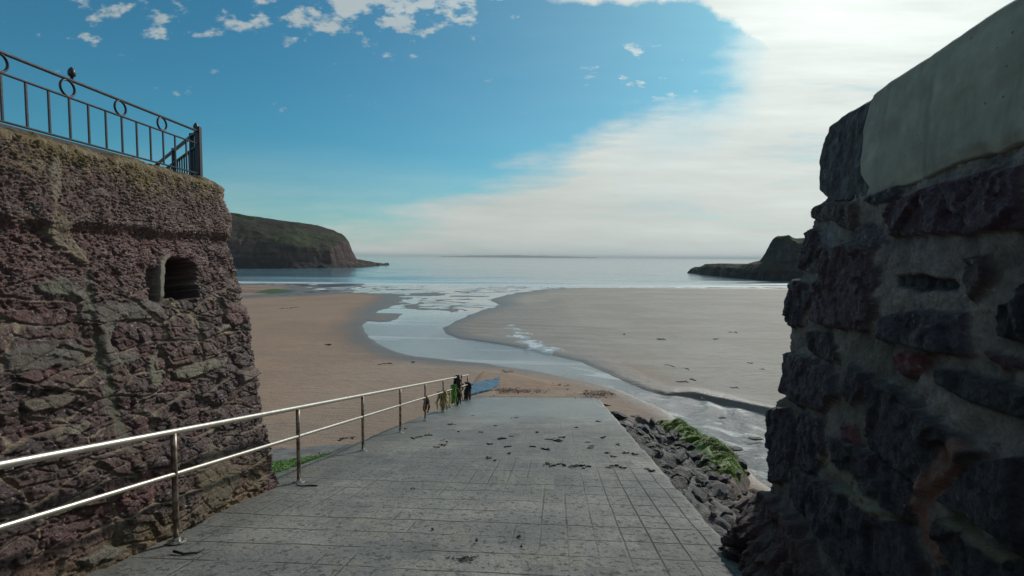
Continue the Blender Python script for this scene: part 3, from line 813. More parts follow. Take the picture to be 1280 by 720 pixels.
rp("kerb_strip", lambda b: box(b, (RX-.02, (y0r+5.2)/2, Z3-.045), (.09, 5.2-y0r, .05), bev=.01), rail, OFF)
bsp = .0517*3.75
ys_ = [3.825 + bsp*k for k in range(-12, 12) if 3.825 + bsp*k < 6.1]
for yk in ys_:
    rp("baluster", lambda b: box(b, (RX, yk, (Z2+Z3)/2), (.014, .014, Z2-Z3-.015)), rail, OFF)
yr = 3.814
for k in range(-3, 4):
    yk = yr + 3*bsp*k
    if yk > 6: continue
    def ringf(b):
        pts = [(RX, yk + .070*math.cos(q), (Zt+Z2)/2 + .066*math.sin(q)) for q in np.linspace(0, 2*math.pi, 29)[:-1]]
        rr = .0085; rings = []
        for i, p in enumerate(pts):
            q = 2*math.pi*i/28; rad = Vector((0, math.cos(q), math.sin(q)))
            rings.append([b.verts.new(Vector(p) + rr*(math.cos(s_)*rad + math.sin(s_)*Vector((1, 0, 0))*1.3)) for s_ in np.linspace(0, 2*math.pi, 9)[:-1]])
        for i in range(28):
            A, B = rings[i], rings[(i+1) % 28]
            for j in range(8): b.faces.new((A[j], A[(j+1) % 8], B[(j+1) % 8], B[j]))
    rp("ring", ringf, rail, OFF, smooth=True)
pst = rp("end_post", lambda b: box(b, (RX, 6.19, CAM_Z+1.18), (.06, .06, .68), bev=.006), rail, OFF)
def finial(b, c):
    prof = ((.012, 0), (.012, .02), (.026, .03), (.03, .055), (.024, .08), (.008, .10), (.002, .105))
    rings = [[b.verts.new((c[0]+r_*math.cos(q), c[1]+r_*math.sin(q), c[2]+h_)) for q in np.linspace(0, 2*math.pi, 13)[:-1]] for r_, h_ in prof]
    for A, B in zip(rings, rings[1:]):
        for j in range(12): b.faces.new((A[j], A[(j+1) % 12], B[(j+1) % 12], B[j]))
rp("finial", lambda b: finial(b, (RX, yr + 3*bsp*.12 + .56, Zt+.01)), rail, OFF, smooth=True)
# return railing going back to the left from the corner post
OFF2 = Vector((-3.79, 6.23, CAM_Z+.88))
ret = empty("railing", OFF2)
tag(ret, "short flight of dark railing turning back from the end post of the wall railing", "railing")
dv = Vector((-1.65, 1.82, 0)).normalized(); A0 = Vector((-3.80, 6.24, 0)); L2 = 3.4
def along(s_, z_): p = A0 + dv*s_; return Vector((p.x, p.y, z_))
rotq = Matrix.Rotation(math.atan2(dv.y, dv.x), 3, 'Z')
for nm, z_, th in (("top_rail", Zt, .03), ("middle_rail", Z2-.02, .02), ("bottom_rail", Z3, .02)):
    rp(nm, lambda b: box(b, along(L2/2, z_), (L2, .04, th), rotq, .004), ret, OFF2)
for k in range(1, 22):
    rp("baluster", lambda b: box(b, along(k*.155, (Z2+Z3)/2-.01), (.016, .016, Z2-Z3-.04), rotq), ret, OFF2)
for k, s_ in enumerate((.28, 1.5, 2.9)):
    rp("post", lambda b: box(b, along(s_, CAM_Z+1.19), (.05, .05, .62), rotq, .004), ret, OFF2)
rp("finial", lambda b: finial(b, along(.02, Zt+.012)), ret, OFF2, smooth=True)

# ------------------------------------------------------------------ stainless handrail down the slipway
m = NT("brushed_steel")
n1 = m.noise(24, 5, .6); n2 = m.noise(1., 3, .5, m.scaled((40, 3, 200)))
steel = m.out(m.mix(m.ramp(n1, .58, .74, 0, .55), (.50, .47, .42), (.24, .17, .12)), m.ramp(n1, .3, .7, .34, .5), m.bump(n2, .0015, .5), 1.)
m = NT("rusty_shade_steel"); n1 = m.noise(14, 5, .6)
post_mat = m.out(m.mix(m.ramp(n1, .4, .65), (.34, .29, .24), (.15, .09, .06)), m.ramp(n1, .3, .7, .35, .6), m.bump(n1, .002, .5), .85)  # rust tint, plus the dark shaded side of the posts put into the colour
def hr_x(d): return -2.87 + .0793*(d-4.27)
hr = empty("handrail", (hr_x(4.27), 4.27, float(ramp_z(4.27))))
tag(hr, "shiny stainless steel handrail with two rails down the left edge of the slipway", "handrail")
OFF3 = Vector(hr.location)
pd = [-.05, 2.12, 4.27, 6.38, 8.58, 10.72, 12.85, 15.0, 17.15, 19.35]
def hp(d, h): return Vector((hr_x(d), d, float(ramp_z(d)) + h))
lastd = pd[-1]
rp("top_rail", lambda b: tube(b, [hp(d, .97) for d in np.linspace(-1.5, lastd+.12, 30)], .027, 14), hr, OFF3, steel, True)
rp("mid_rail", lambda b: tube(b, [hp(d, .60) for d in np.linspace(-1.5, lastd, 30)], .021, 14), hr, OFF3, steel, True)
for d in pd:
    po = rp("post", lambda b: tube(b, [hp(d, 0.0), hp(d, .3), hp(d, .7), hp(d, .955)], .024, 14), hr, OFF3, post_mat, True)
    def bp(b):
        c_ = hp(d, .012); tl_ = Matrix.Rotation(-math.atan(RS), 3, 'X')
        g = bmesh.ops.create_cone(b, cap_ends=True, segments=20, radius1=.075, radius2=.07, depth=.016)
        for v in g['verts']: v.co = tl_ @ v.co + c_
        g = bmesh.ops.create_cone(b, cap_ends=True, segments=16, radius1=.034, radius2=.026, depth=.03)
        for v in g['verts']: v.co = tl_ @ v.co + c_ + Vector((0, 0, .02))
        for q in range(4):
            g = bmesh.ops.create_cone(b, cap_ends=True, segments=6, radius1=.009, radius2=.009, depth=.014)
            for v in g['verts']: v.co = tl_ @ (v.co + Vector((.055*math.cos(q*1.57+.78), .055*math.sin(q*1.57+.78), .013))) + c_
    bpo = rp("base_plate", bp, po, OFF3, steel)

# ------------------------------------------------------------------ seaweed on the rail
weed_dark = simple("weed_dark", (.018, .011, .008), .38, 0, .5, 30)
weed_green = simple("weed_green", (.13, .29, .05), .45, 0, .4, 30)
weed_tan = simple("weed_tan", (.40, .32, .13), .5, 0, .4, 30)
weed_red = simple("weed_red", (.05, .018, .012), .45, 0, .5, 40)
def hang(name, d, top, bot, wid, mat, label, n=22, both=True, seed=1, sprd=.14):
    rg_ = random.Random(seed); bm = bmesh.new(); o_ = hp(d, 0)
    for k in range(n):
        dx, dy = rg_.gauss(0, wid*.42), rg_.gauss(0, wid*.5)
        z0 = top + rg_.uniform(-.03, .02); z1 = bot + rg_.random()**2*(top-bot)*.65
        pts, ws = [], []; ph = rg_.uniform(0, 6.28)
        for i in range(9):
            u = i/8; rr = .035 + sprd*rg_.random()*.25*u
            pts.append(Vector((o_.x + dx*(.5+u*.35) + .03*math.sin(ph + 5*u), d + dy*(.5+u*.35) + .03*math.cos(ph+4*u), o_.z + z0 + (z1-z0)*u)))
            ws.append(rg_.uniform(.02, .05)*(1.1-.5*u))
        an = rg_.uniform(0, 3.14); sd = Vector((math.cos(an), math.sin(an), 0))
        prev = None
        for i, (p, w_) in enumerate(zip(pts, ws)):
            an += rg_.uniform(-.5, .5); sd = Vector((math.cos(an), math.sin(an), 0)); nn = Vector((-sd.y, sd.x, 0))
            q = [bm.verts.new(p + sd*w_), bm.verts.new(p + nn*w_*.3), bm.verts.new(p - sd*w_), bm.verts.new(p - nn*w_*.3)]
            if prev:
                for j in range(4): bm.faces.new((prev[j], prev[(j+1) % 4], q[(j+1) % 4], q[j]))
            prev = q
    for v in bm.verts: v.co -= o_
    o = link(name, bm_mesh(name, bm, True), mat); o.location = o_
    return tag(o, label, "seaweed")
hang("seaweed", 12.88, .62, .22, .10, weed_red, "small dark red seaweed strand hung on the lower rail, nearest of the hanging weed", 5, seed=2)
hang("seaweed", 15.08, .62, .02, .26, weed_tan, "pale yellow tan seaweed clump hanging from the lower rail to the ground", 34, seed=3)
hang("seaweed", 16.5, .74, .12, .20, weed_green, "bright green seaweed bunch draped over the lower rail", 26, seed=4)
hang("seaweed", 17.2, 1.02, .02, .19, weed_dark, "tallest black brown seaweed clump hanging from the top rail by the green bunch", 34, seed=5)
hang("seaweed", 19.38, .66, .0, .19, weed_dark, "dark brown seaweed clump on the last post at the foot of the handrail", 34, seed=6)

# ------------------------------------------------------------------ scraps of weed on the slipway and sand
def scrap_mesh(seed, L, w_):
    rg_ = random.Random(seed); bm = bmesh.new()
    for s_ in range(rg_.randint(2, 4)):
        p = Vector((rg_.uniform(-.3, .3)*L, rg_.uniform(-.12, .12)*L, .006)); an = rg_.gauss(0, .5); pts = []; rr = []
        n = 7
        for i in range(n):
            pts.append(p.copy()); rr.append(w_*(.35 + .65*math.sin(math.pi*(i+.5)/n))*rg_.uniform(.6, 1.3))
            an += rg_.gauss(0, .55); p = p + Vector((math.cos(an), math.sin(an), 0))*L/n*rg_.uniform(.5, 1.1); p.z = max(.004, .006 + rg_.gauss(0, .008))
        tube(bm, pts, rr, 6)
    return bm_mesh("seaweed_scrap", bm, True)
def ramp_pt(px, py):
    d = ray(px, py); zc = lambda t_: CAM_Z + t_*d[2] - float(ramp_z(t_*d[1]))
    lo_, hi_ = .5/d[1], 60./d[1]
    for _ in range(60):
        mi_ = (lo_+hi_)/2
        if zc(mi_) > 0: lo_ = mi_
        else: hi_ = mi_
    return Vector((d[0]*lo_, d[1]*lo_, CAM_Z + d[2]*lo_))
scr = [(563, 531, .5, .02), (519, 548, .45, .03), (531, 545, .4, .03), (555, 552, .45, .02), (551, 557, .3, .02), (623, 549, .4, .03), (637, 546, .2, .02), (611, 556, .2, .02), (634, 559, .35, .02), (663, 559, .25, .03), (680, 562, .4, .025),
       (684, 550, .45, .02), (693, 551, .45, .035), (702, 547, .4, .02), (734, 553, .3, .015), (738, 558, .3, .02), (736, 561, .2, .02), (753, 547, .3, .025), (771, 556, .25, .02), (757, 567, .25, .02), (764, 571, .25, .02), (779, 567, .22, .03), (790, 568, .3, .03),
       (683, 581, .3, .02), (689, 583, .25, .02), (700, 582, .3, .035), (712, 583, .4, .015), (724, 583, .3, .03), (731, 586, .25, .02), (757, 585, .25, .015), (767, 583, .25, .02), (777, 586, .25, .02), (811, 589, .2, .03), (809, 587, .12, .02), (609, 573, .25, .02), (635, 568, .15, .02),
       (615, 577, .12, .02), (647, 672, .07, .012), (570, 701, .22, .012), (560, 700, .18, .012), (582, 700, .16, .012), (595, 679, .05, .01), (540, 664, .05, .012), (516, 612, .06, .01), (650, 686, .05, .01), (545, 560, .2, .02), (504, 537, .2, .02), (571, 540, .2, .02),
       (600, 541, .15, .02), (669, 541, .2, .02), (640, 523, .3, .02), (590, 520, .3, .02), (617, 533, .2, .02), (720, 535, .3, .02), (745, 527, .3, .025)]
GS = "scattered scraps of dark seaweed on the slipway"
for i, (px_, py_, L, w_) in enumerate(scr):
    p = ramp_pt(px_, py_)
    p.z = float(ramp_surf(p.x, p.y)) + .006
    o = link("seaweed_scrap", scrap_mesh(900+i, L*.62, w_*.5), weed_red if i % 4 == 1 else weed_dark); o.location = p
    o.rotation_euler = (-math.atan(RS) if p.y < 19.5 else 0, 0, random.uniform(-.3, .3))
    tag(o, "dark dried scrap of seaweed lying loose on the grey slipway", "seaweed", GS)
# strap of weed at the foot of the second post
p = ramp_pt(370, 608); q = ramp_pt(397, 608)
bm = bmesh.new(); off = Vector(p)
tube(bm, [Vector((0, 0, .02)), Vector((.07, -.02, .015)), Vector((.16, .0, .014)), (q-p)+Vector((0, 0, .015))], [.008, .007, .009, .013], 8)
o = link("kelp_stalk", bm_mesh("kelp_stalk", bm, True), weed_dark); o.location = p
tag(o, "thin black kelp stalk lying by the base of the second handrail post", "seaweed")
bm = bmesh.new(); p = ramp_pt(217, 692); q = ramp_pt(256, 688)
tube(bm, [Vector((0, 0, .02)), Vector((.1, -.03, .016)), Vector((.19, -.01, .016)), (q-p)+Vector((0, 0, .012))], [.012, .010, .009, .004], 8)
o = link("kelp_stalk", bm_mesh("kelp_stalk", bm, True), weed_dark); o.location = p
tag(o, "thin black kelp stalk lying by the base of the nearest handrail post", "seaweed")
sand_bits = [(824, 424, 1.0), (893, 424, 1.0), (917, 416, .8), (831, 457, .8), (858, 462, .5), (935, 454, .6), (950, 462, .4), (865, 475, .5), (780, 418, .5), (360, 385, 2.2), (405, 431, 1.0), (512, 453, .6), (850, 478, .9), (915, 485, .4), (875, 499, .3), (631, 466, 1.0), (479, 455, .7), (436, 548, .35), (427, 549, .3)]
for i, (px_, py_, L) in enumerate(sand_bits):
    x_, y_ = on_beach([(px_, py_)])[0]
    o = link("seaweed_scrap", scrap_mesh(1200+i, L*.8, .03 if y_ > 30 else .018), weed_dark); o.location = (x_, y_, float(zb(y_)) + .02); o.rotation_euler = (0, 0, random.uniform(-.2, .2))
    tag(o, "dark wisp of seaweed stranded on the open sand", "seaweed", "wisps of seaweed on the open sand")
# line of orange brown weed litter where the slipway meets the sand
n = 5200; litx = RNG.uniform(-.9, 4.9, n); lity = 21.6 + .9*RNG.normal(0, .5, n) + .35*np.sin(litx*1.3) - .25*np.clip(litx-3.4, 0, 9)*1.0
kk = (fbm(litx*1.2, lity*1.5, o=3, s=700) + .12 > RNG.uniform(-.1, .5, n))
kk &= sdpoly(litx, lity, STREAM) > .35
litx, lity = litx[kk], lity[kk]
lz = np.maximum(np.where((litx > x_left(lity)) & (litx < x_right(lity)), ramp_z(lity), -9), zb(lity)) + .012
litter_mat = simple("weed_litter", (.12, .05, .025), .7, 0, .5, 6)
o = blade_cloud("weed_litter", np.stack([litx, lity, lz], -1), None, .01, .05, litter_mat, .018, 1.6)
tag(o, "rusty brown litter of weed along the foot of the slipway", "weed litter", kind='stuff')

# ------------------------------------------------------------------ sand lapping over the end of the slipway
qx, qy = np.meshgrid(np.linspace(-3.2, 6.0, 230), np.linspace(19.2, 26.5, 160), indexing='ij')
edge = 21.35 + .10*(qx-1) + .5*fbm(qx*.8, qx*0+3, o=3, s=720) - .55*sst(2.8, 4.5, qx) + .5*sst(-.4, -2., qx)
rz = np.where(qy < 23.2, ramp_z(np.minimum(qy, 23.2)), -9)
rise = .035*sst(-.05, .5, qy-edge) + .05*sst(0, 2., qy-edge)
qz = np.maximum(np.maximum(ramp_z(np.minimum(qy, 23.2)), zb(qy) - .02) + rise - .06*sst(.0, -.3, qy-edge), zb(qy) - .03)
tail = sst(24.4, 26.3, qy)
qz = qz*(1-tail) + (zb(qy)-.03)*tail + .012*fbm(qx*2, qy*2, o=3, s=725)
sdq = sdpoly(qx, qy, STREAM)
outx = np.maximum(sst(x_right(qy) - .15, x_right(qy) + .9, qx)*sst(21.6, 20.8, qy), sst(x_left(qy) + .1, x_left(qy) - .5, qx))
outx = np.maximum(outx, sst(1.6, .25, sdq))
qz = qz*(1-outx) + (zb(qy)-.10)*outx
me = grid_mesh("sand_drift", np.stack([qx, qy, qz], -1), {'wet': sst(1.2, -.3, sdq + .8*fbm(qx*.4, qy*.15, o=4, s=44)), 'damp': np.full(qx.shape, 1.), 'algae': qx*0, 'redrock': qx*0}, flip=True, keep=(sdq > .1))
o = link("sand", me, beach_mat); tag(o, "damp brown sand lapping over the foot of the slipway", "sand", kind='structure')

# blue sheet at the end of the slip
bxs, bys = np.meshgrid(np.linspace(0, 1, 60), np.linspace(0, 1, 40), indexing='ij')
cq = on_beach([(590, 481), (588, 495), (626, 473.5), (623, 484)])
PX = (cq[0, 0]*(1-bys) + cq[1, 0]*bys)*(1-bxs) + (cq[2, 0]*(1-bys) + cq[3, 0]*bys)*bxs
PY = (cq[0, 1]*(1-bys) + cq[1, 1]*bys)*(1-bxs) + (cq[2, 1]*(1-bys) + cq[3, 1]*bys)*bxs
PX, PY = PX + .10*fbm(PX*2, PY*2, o=3, s=741), PY + .16*fbm(PX*1.5, PY*1.5, o=3, s=742)
PZ = np.maximum(ramp_z(np.minimum(PY, 23.2)), zb(PY)) + .085 + .04*fbm(PX*1.8, PY*1.8, o=4, s=740)
TH = np.stack([PX, PY, PZ], -1); BO = TH.copy(); BO[..., 2] -= .16
ring_ = np.concatenate([TH, BO[:, ::-1], TH[:, :1]], 1)
m = NT("blue_plastic"); n1 = m.noise(6, 4, .6)
blue_mat = m.out(m.mix(m.ramp(n1, .4, .7), (.045, .13, .20), (.08, .175, .25)), .8, m.bump(n1, .02, .5))
o = link("blue_sheet", grid_mesh("blue_sheet", ring_), blue_mat)
tag(o, "faded blue sheet lying on the sand at the foot of the handrail", "sheet")

# ------------------------------------------------------------------ apron at the foot of the left wall, beside the slip
def apron_z(x, y):
    out = np.maximum(x_left(y) - x, 0)
    yend = 9.5 + .30*out
    lip = sst(0, 1.0, y - yend + .25*fbm(x*1.5, y*0 + 2, o=3, s=764))
    top = ramp_z(y) - .05 - .10*out - .02*sst(0, .3, out) + .035*fbm(x*.9, y*.9, o=4, s=760)
    return top*(1-lip) + (zb(y) - .15)*lip + .02*fbm(x*4, y*4, o=3, s=762)
ax_, ay_ = np.meshgrid(np.linspace(0, 1, 160), np.linspace(5.8, 13.0, 220), indexing='ij')
AX = x_left(ay_) + .06 - 3.2*ax_
AZ = apron_z(AX, ay_)
m = NT("apron_concrete"); n1 = m.noise(1.5, 5, .6); n2 = m.noise(25, 5, .7)
ac_ = m.mix(m.ramp(n1, .35, .65), (.12, .115, .108), (.20, .195, .185)); ac_ = m.mix(m.ramp(n2, .5, .7, 0, .6), ac_, (.06, .055, .05))
ac_ = m.mix(m.attr('green'), ac_, (.085, .20, .014))
apron_mat = m.out(ac_, .75, m.bump(m.math('ADD', n2, n1), .03, .9))
o = link("apron", grid_mesh("apron", np.stack([AX, ay_, AZ], -1), {'green': sst(1.1, .3, np.hypot((x_left(ay_)-AX-.1)/.9, (ay_-7.75)/.75) + .5*fbm(AX*1.5, ay_*1.5, o=3, s=766))}), apron_mat)
tag(o, "rough grey concrete apron below the left edge of the slipway", "apron", kind='structure')
n = 26000
gy = RNG.normal(7.75, .38, n); gx = x_left(gy) - np.abs(RNG.normal(.0, .55, n)) - .02
kk = fbm(gx*1.5, gy*1.5, o=3, s=766) + .25 > RNG.uniform(-.1, .35, n)
gx, gy = gx[kk], gy[kk]; gz = apron_z(gx, gy)
ga = simple("vivid_algae", (.075, .19, .012), .6, 0, .45, 8)
o = blade_cloud("algae", np.stack([gx, gy, gz], -1), None, .006, .020, ga, .012, 1.4)
tag(o, "vivid green algae growing at the foot of the left wall beside the slipway", "algae", kind='stuff')

# ------------------------------------------------------------------ right wall
def rw_x(d, z_): return 1.39 + .234*d + .10*z_
EZ = [-3.2, -2.3, -1.85, -1.63, -1.23, -1.12, -.9, -.52, -.22, -.13, 0, .16, .34, .42, .47, .54, .80, .95, 1.04]
ED = [4.35, 4.32, 4.30, 4.52, 4.50, 4.27, 4.30, 4.38, 4.42, 4.22, 4.22, 4.20, 4.12, 4.06, 3.90, 4.04, 4.12, 4.08, 3.96]
zr2 = np.concatenate([np.linspace(-3.2, -2.5, 18), np.linspace(-2.48, 1.00, 380)])
ext2 = np.array([(1.015, .012), (1.027, .03), (1.036, .055), (1.04, .09), (1.042, .15), (1.042, .3), (1.042, .85)])
f_s = np.concatenate([np.linspace(-4, .9, 60), np.linspace(.92, 3.9, 330)])/4.2
na, nb_ = 70, 50
nu2 = len(f_s) + na + nb_; nz2 = len(zr2) + len(ext2)
base = np.zeros((nu2, nz2, 3)); nrm = np.zeros((nu2, nz2, 3)); UU = np.zeros((nu2, nz2))
fd = np.array([.234, 1.0, 0]); fd /= np.linalg.norm(fd); fnv = np.array([-fd[1], fd[0], 0])
for j in range(nz2):
    if j < len(zr2): z_ = zr2[j]; inset = 0
    else: z_, inset = ext2[j-len(zr2)]
    de = np.interp(z_, EZ, ED); rad = float(np.interp(z_, [.42, .55], [.20, .09]))
    dlast = de - rad*.97
    ds = np.where(f_s*4.2 < 1.5, f_s*4.2, 1.5 + (f_s*4.2-1.5)/(3.9-1.5)*(dlast-1.5))
    n1_ = len(f_s)
    fx_, fy_ = rw_x(ds, z_), ds
    base[:n1_, j, 0] = fx_ - fnv[0]*inset; base[:n1_, j, 1] = fy_ - fnv[1]*inset; nrm[:n1_, j] = fnv; UU[:n1_, j] = ds
    cx_, cy_ = fx_[-1] - fnv[0]*rad, fy_[-1] - fnv[1]*rad
    a0 = math.atan2(fnv[1], fnv[0]); ang = a0 - np.linspace(0, R(80), na+1)[1:]
    ri = max(rad-inset, .004)
    base[n1_:n1_+na, j, 0] = cx_ + ri*np.cos(ang) + max(0, inset-rad)*.7; base[n1_:n1_+na, j, 1] = cy_ + ri*np.sin(ang) - max(0, inset-rad)*.7
    nrm[n1_:n1_+na, j, 0] = np.cos(ang); nrm[n1_:n1_+na, j, 1] = np.sin(ang); UU[n1_:n1_+na, j] = dlast + (a0-ang)*rad
    L = np.linspace(0, 1.6, nb_+1)[1:]; tdir = np.array([math.sin(ang[-1]), -math.cos(ang[-1])])
    base[n1_+na:, j, 0] = base[n1_+na-1, j, 0] + tdir[0]*L; base[n1_+na:, j, 1] = base[n1_+na-1, j, 1] + tdir[1]*L
    nrm[n1_+na:, j] = (math.cos(ang[-1]), math.sin(ang[-1]), 0); UU[n1_+na:, j] = dlast + R(80)*rad + L
    base[:, j, 2] = CAM_Z + z_
Zr = base[..., 2] - CAM_Z; U = UU
px, py, dep = project(base); mpp = np.clip(dep/F, 0, .02)
fb = fbm(U*2.4, Zr*2.4, o=5, s=600); fb2 = fbm(U*11, Zr*11, o=4, s=603); fb3 = fbm(U*30, Zr*30, o=3, s=605)
g1_, g2_, gid = worley(U*45, Zr*45, 611)
STONES = [
 ([(1084, 250), (1130, 231), (1131, 246), (1100, 256)], (.030, .030, .036), .025),
 ([(1120, 258), (1165, 236), (1200, 225), (1300, 202), (1300, 286), (1215, 293), (1120, 292), (1117, 272)], (.050, .030, .042), .05),
 ([(1010, 259), (1075, 252), (1080, 265), (1070, 288), (1045, 274), (1014, 272)], (.055, .042, .034), .04),
 ([(996, 303), (1010, 285), (1030, 291), (1033, 312), (1018, 335), (992, 340)], (.036, .026, .030), .05),
 ([(1038, 314), (1066, 305), (1095, 315), (1098, 360), (1094, 414), (1040, 406), (1022, 400), (1026, 358)], (.050, .032, .036), .05),
 ([(1068, 292), (1092, 278), (1104, 300), (1096, 310), (1068, 302)], (.075, .080, .082), .02),
 ([(1124, 346), (1160, 345), (1194, 352), (1198, 361), (1160, 364), (1126, 357)], (.026, .026, .026), -.04),  # recessed slot, its shade painted as a dark stone colour
 ([(1112, 396), (1165, 389), (1221, 391), (1221, 447), (1180, 441), (1108, 424)], (.034, .032, .042), .05),
 ([(1123, 449), (1135, 440), (1162, 443), (1159, 464), (1141, 470), (1128, 461)], (.11, .036, .038), .035),
 ([(983, 345), (1003, 351), (1013, 372), (1006, 408), (983, 404)], (.028, .022, .026), .05),
 ([(1014, 416), (1035, 421), (1051, 441), (1049, 453), (1020, 440)], (.026, .024, .020), .03),
 ([(978, 445), (1010, 446), (1048, 470), (1054, 495), (1034, 512), (1003, 504), (983, 488)], (.040, .034, .042), .055),
 ([(1070, 454), (1092, 467), (1090, 488), (1075, 509), (1066, 500), (1067, 475)], (.026, .026, .032), .04),
 ([(1099, 478), (1124, 482), (1160, 510), (1212, 545), (1236, 568), (1196, 600), (1168, 622), (1155, 600), (1120, 580), (1098, 558)], (.020, .018, .022), .06),
 ([(1181, 462), (1230, 471), (1300, 494), (1300, 527), (1230, 506), (1181, 481)], (.018, .020, .020), .05),
 ([(1182, 628), (1240, 578), (1300, 572), (1300, 700), (1255, 668), (1210, 642)], (.016, .015, .019), .06),
 ([(1040, 544), (1080, 560), (1150, 606), (1160, 632), (1145, 652), (1110, 640), (1062, 600)], (.018, .017, .021), .05),
 ([(1002, 590), (1030, 600), (1090, 628), (1140, 664), (1152, 700), (1160, 745), (1080, 745), (1026, 660), (1002, 630)], (.017, .017, .024), .06),
 ([(968, 516), (984, 512), (994, 556), (988, 600), (968, 602)], (.022, .018, .024), .05),
 ([(1004, 520), (1030, 528), (1036, 560), (1020, 590), (1004, 580)], (.024, .022, .028), .045),
 ([(935, 645), (962, 616), (1000, 655), (1050, 745), (920, 745)], (.042, .024, .022), .10),
 ([(1268, 384), (1300, 352), (1300, 432), (1264, 420)], (.018, .018, .020), .05),
 ([(1188, 646), (1250, 676), (1300, 706), (1300, 760), (1190, 760)], (.018, .017, .022), .06),
 ([(1219, 322), (1242, 318), (1246, 350), (1230, 382), (1216, 350)], (.042, .026, .024), .03),
 ([(1060, 528), (1074, 536), (1078, 556), (1062, 548)], (.085, .026, .034), .03),
 ([(1240, 440), (1268, 446), (1285, 458), (1260, 462)], (.060, .028, .030), .03),
]
# outside the survey: ordinary rubble
fq1, fq2, fqi = worley(U*6 + 2*fb, Zr*7 + fb, 630); fr1, fr2, fri = worley(U*16, Zr*16 + fb2, 631)
f1, f2, sid = worley(U*1.9 + .15*fb, Zr*2.6 + .15*fb, 615)
outv = ((px > 1310) | (px < -5000) | (py > 770) | (U > 4.62)).astype(float)
jn = sst(.05, .22, f2-f1)
disp = .03*fb + .022*fb2 + .008*fb3 + .010*sst(.5, .15, g1_)*gid
mo = np.array((.34, .29, .25))*(1 + .8*sst(.5, .1, g1_)*(gid-.5))[..., None]*(1 + .5*fb2 + .25*fb)[..., None]
mo = mo*(1-.45*sst(-.6, -1.6, Zr)[..., None])
ol = sst(.0, .5, fbm(U*1.5, Zr*1.8, o=3, s=620))
mo = mo*(1-.5*ol[..., None]) + np.array((.070, .066, .040))*(.5*ol[..., None])
col = mo
d_out = outv*jn
col = col*(1-d_out[..., None]) + (np.array((.03, .026, .031))*(.6 + .9*sid[..., None]))*d_out[..., None]
disp = disp + .05*d_out
for poly, cst, dz in STONES:
    s_ = (sdpoly(px, py, poly) - 3.5 + 4.0*fb2 + 3*fb)*mpp
    k = sst(.006, -.012, s_)*(1-outv)
    prof = sst(.004, -.020, s_)
    rub = 1 + .55*fb2 + np.where(gid > .95, 2.2, 0)*sst(.4, .1, g1_)
    col = col*(1-k[..., None]) + np.array(cst)*np.array((1.75, 1.4, 1.45))*rub[..., None]*k[..., None]
    disp = disp + k*((dz + .035*(fqi-.5) + .016*(fri-.5))*prof - .4*disp*prof)
# rusty and ochre seams in the lower joints
for poly, cst in (([(1212, 548), (1232, 562), (1190, 612), (1166, 640), (1172, 680), (1200, 705), (1180, 712), (1150, 680), (1150, 640), (1160, 610)], (0.315, 0.158, 0.116)),
                  ([(1030, 570), (1062, 590), (1110, 630), (1130, 650), (1118, 655), (1060, 612), (1036, 592)], (0.273, 0.263, 0.179)),
                  ([(1178, 622), (1186, 630), (1290, 700), (1280, 706), (1200, 655)], (0.21, 0.189, 0.095)),
                  ([(1022, 665), (1030, 668), (1064, 716), (1058, 720)], (0.231, 0.126, 0.105)),
                  ([(1040, 232), (1080, 224), (1086, 232), (1060, 246), (1030, 254), (1024, 248)], (0.399, 0.43, 0.441)),
                  ([(1030, 275), (1050, 275), (1048, 300), (1036, 310)], (0.315, 0.336, 0.347)),
                  ([(996, 342), (1020, 338), (1034, 318), (1036, 322), (1022, 352), (1000, 352)], (0.315, 0.347, 0.357))):
    k = sst(2.5, -2.5, sdpoly(px, py, poly) + 6*fb2)*(1-outv)
    col = col*(1-k[..., None]) + np.array(cst)*(1 + .4*fb2[..., None])*k[..., None]
# spots of limpets and lichen
sp = (gid > .982) & (g1_ < .28) & (fb > -.1)
col = np.where(sp[..., None], (.30, .30, .31), col)
# stepped foot
foot = sst(-1.95, -2.25, Zr + .10*fb)*sst(2.2, 3.6, U)
disp += foot*(.13 + .10*fb + .10*(fqi-.5) + .05*(fri-.5))
Pw = base + nrm*disp[..., None]
m = NT("right_wall_stone")
n2 = m.noise(60, 5, .7); n1 = m.noise(11, 5, .65)
cc_ = m.mix(m.ramp(n2, .25, .75), m.mix(.35, m.attr('tint', 'Color'), (.010, .010, .011)), m.mix(.08, m.attr('tint', 'Color'), (.3, .3, .3)))
rw_mat = m.out(cc_, m.ramp(n1, .3, .7, .5, .85), m.bump(m.math('ADD', n2, n1), .03, 1.), spec=.4)
jw = int(np.searchsorted(zr2, .42))
def sub(name, j0, j1, mat, parent=None, extra=None, Pin=None, cl=None):
    return link(name, grid_mesh(name, (Pw if Pin is None else Pin)[:, j0:j1], cols={'tint': np.clip((col if cl is None else cl)[:, j0:j1], .003, .8)}), mat, parent)
rw = sub("stone_wall", 0, jw+1, rw_mat)
tag(rw, "near black stone wall with pale mortar joints and a concrete coping, on the right", "wall")
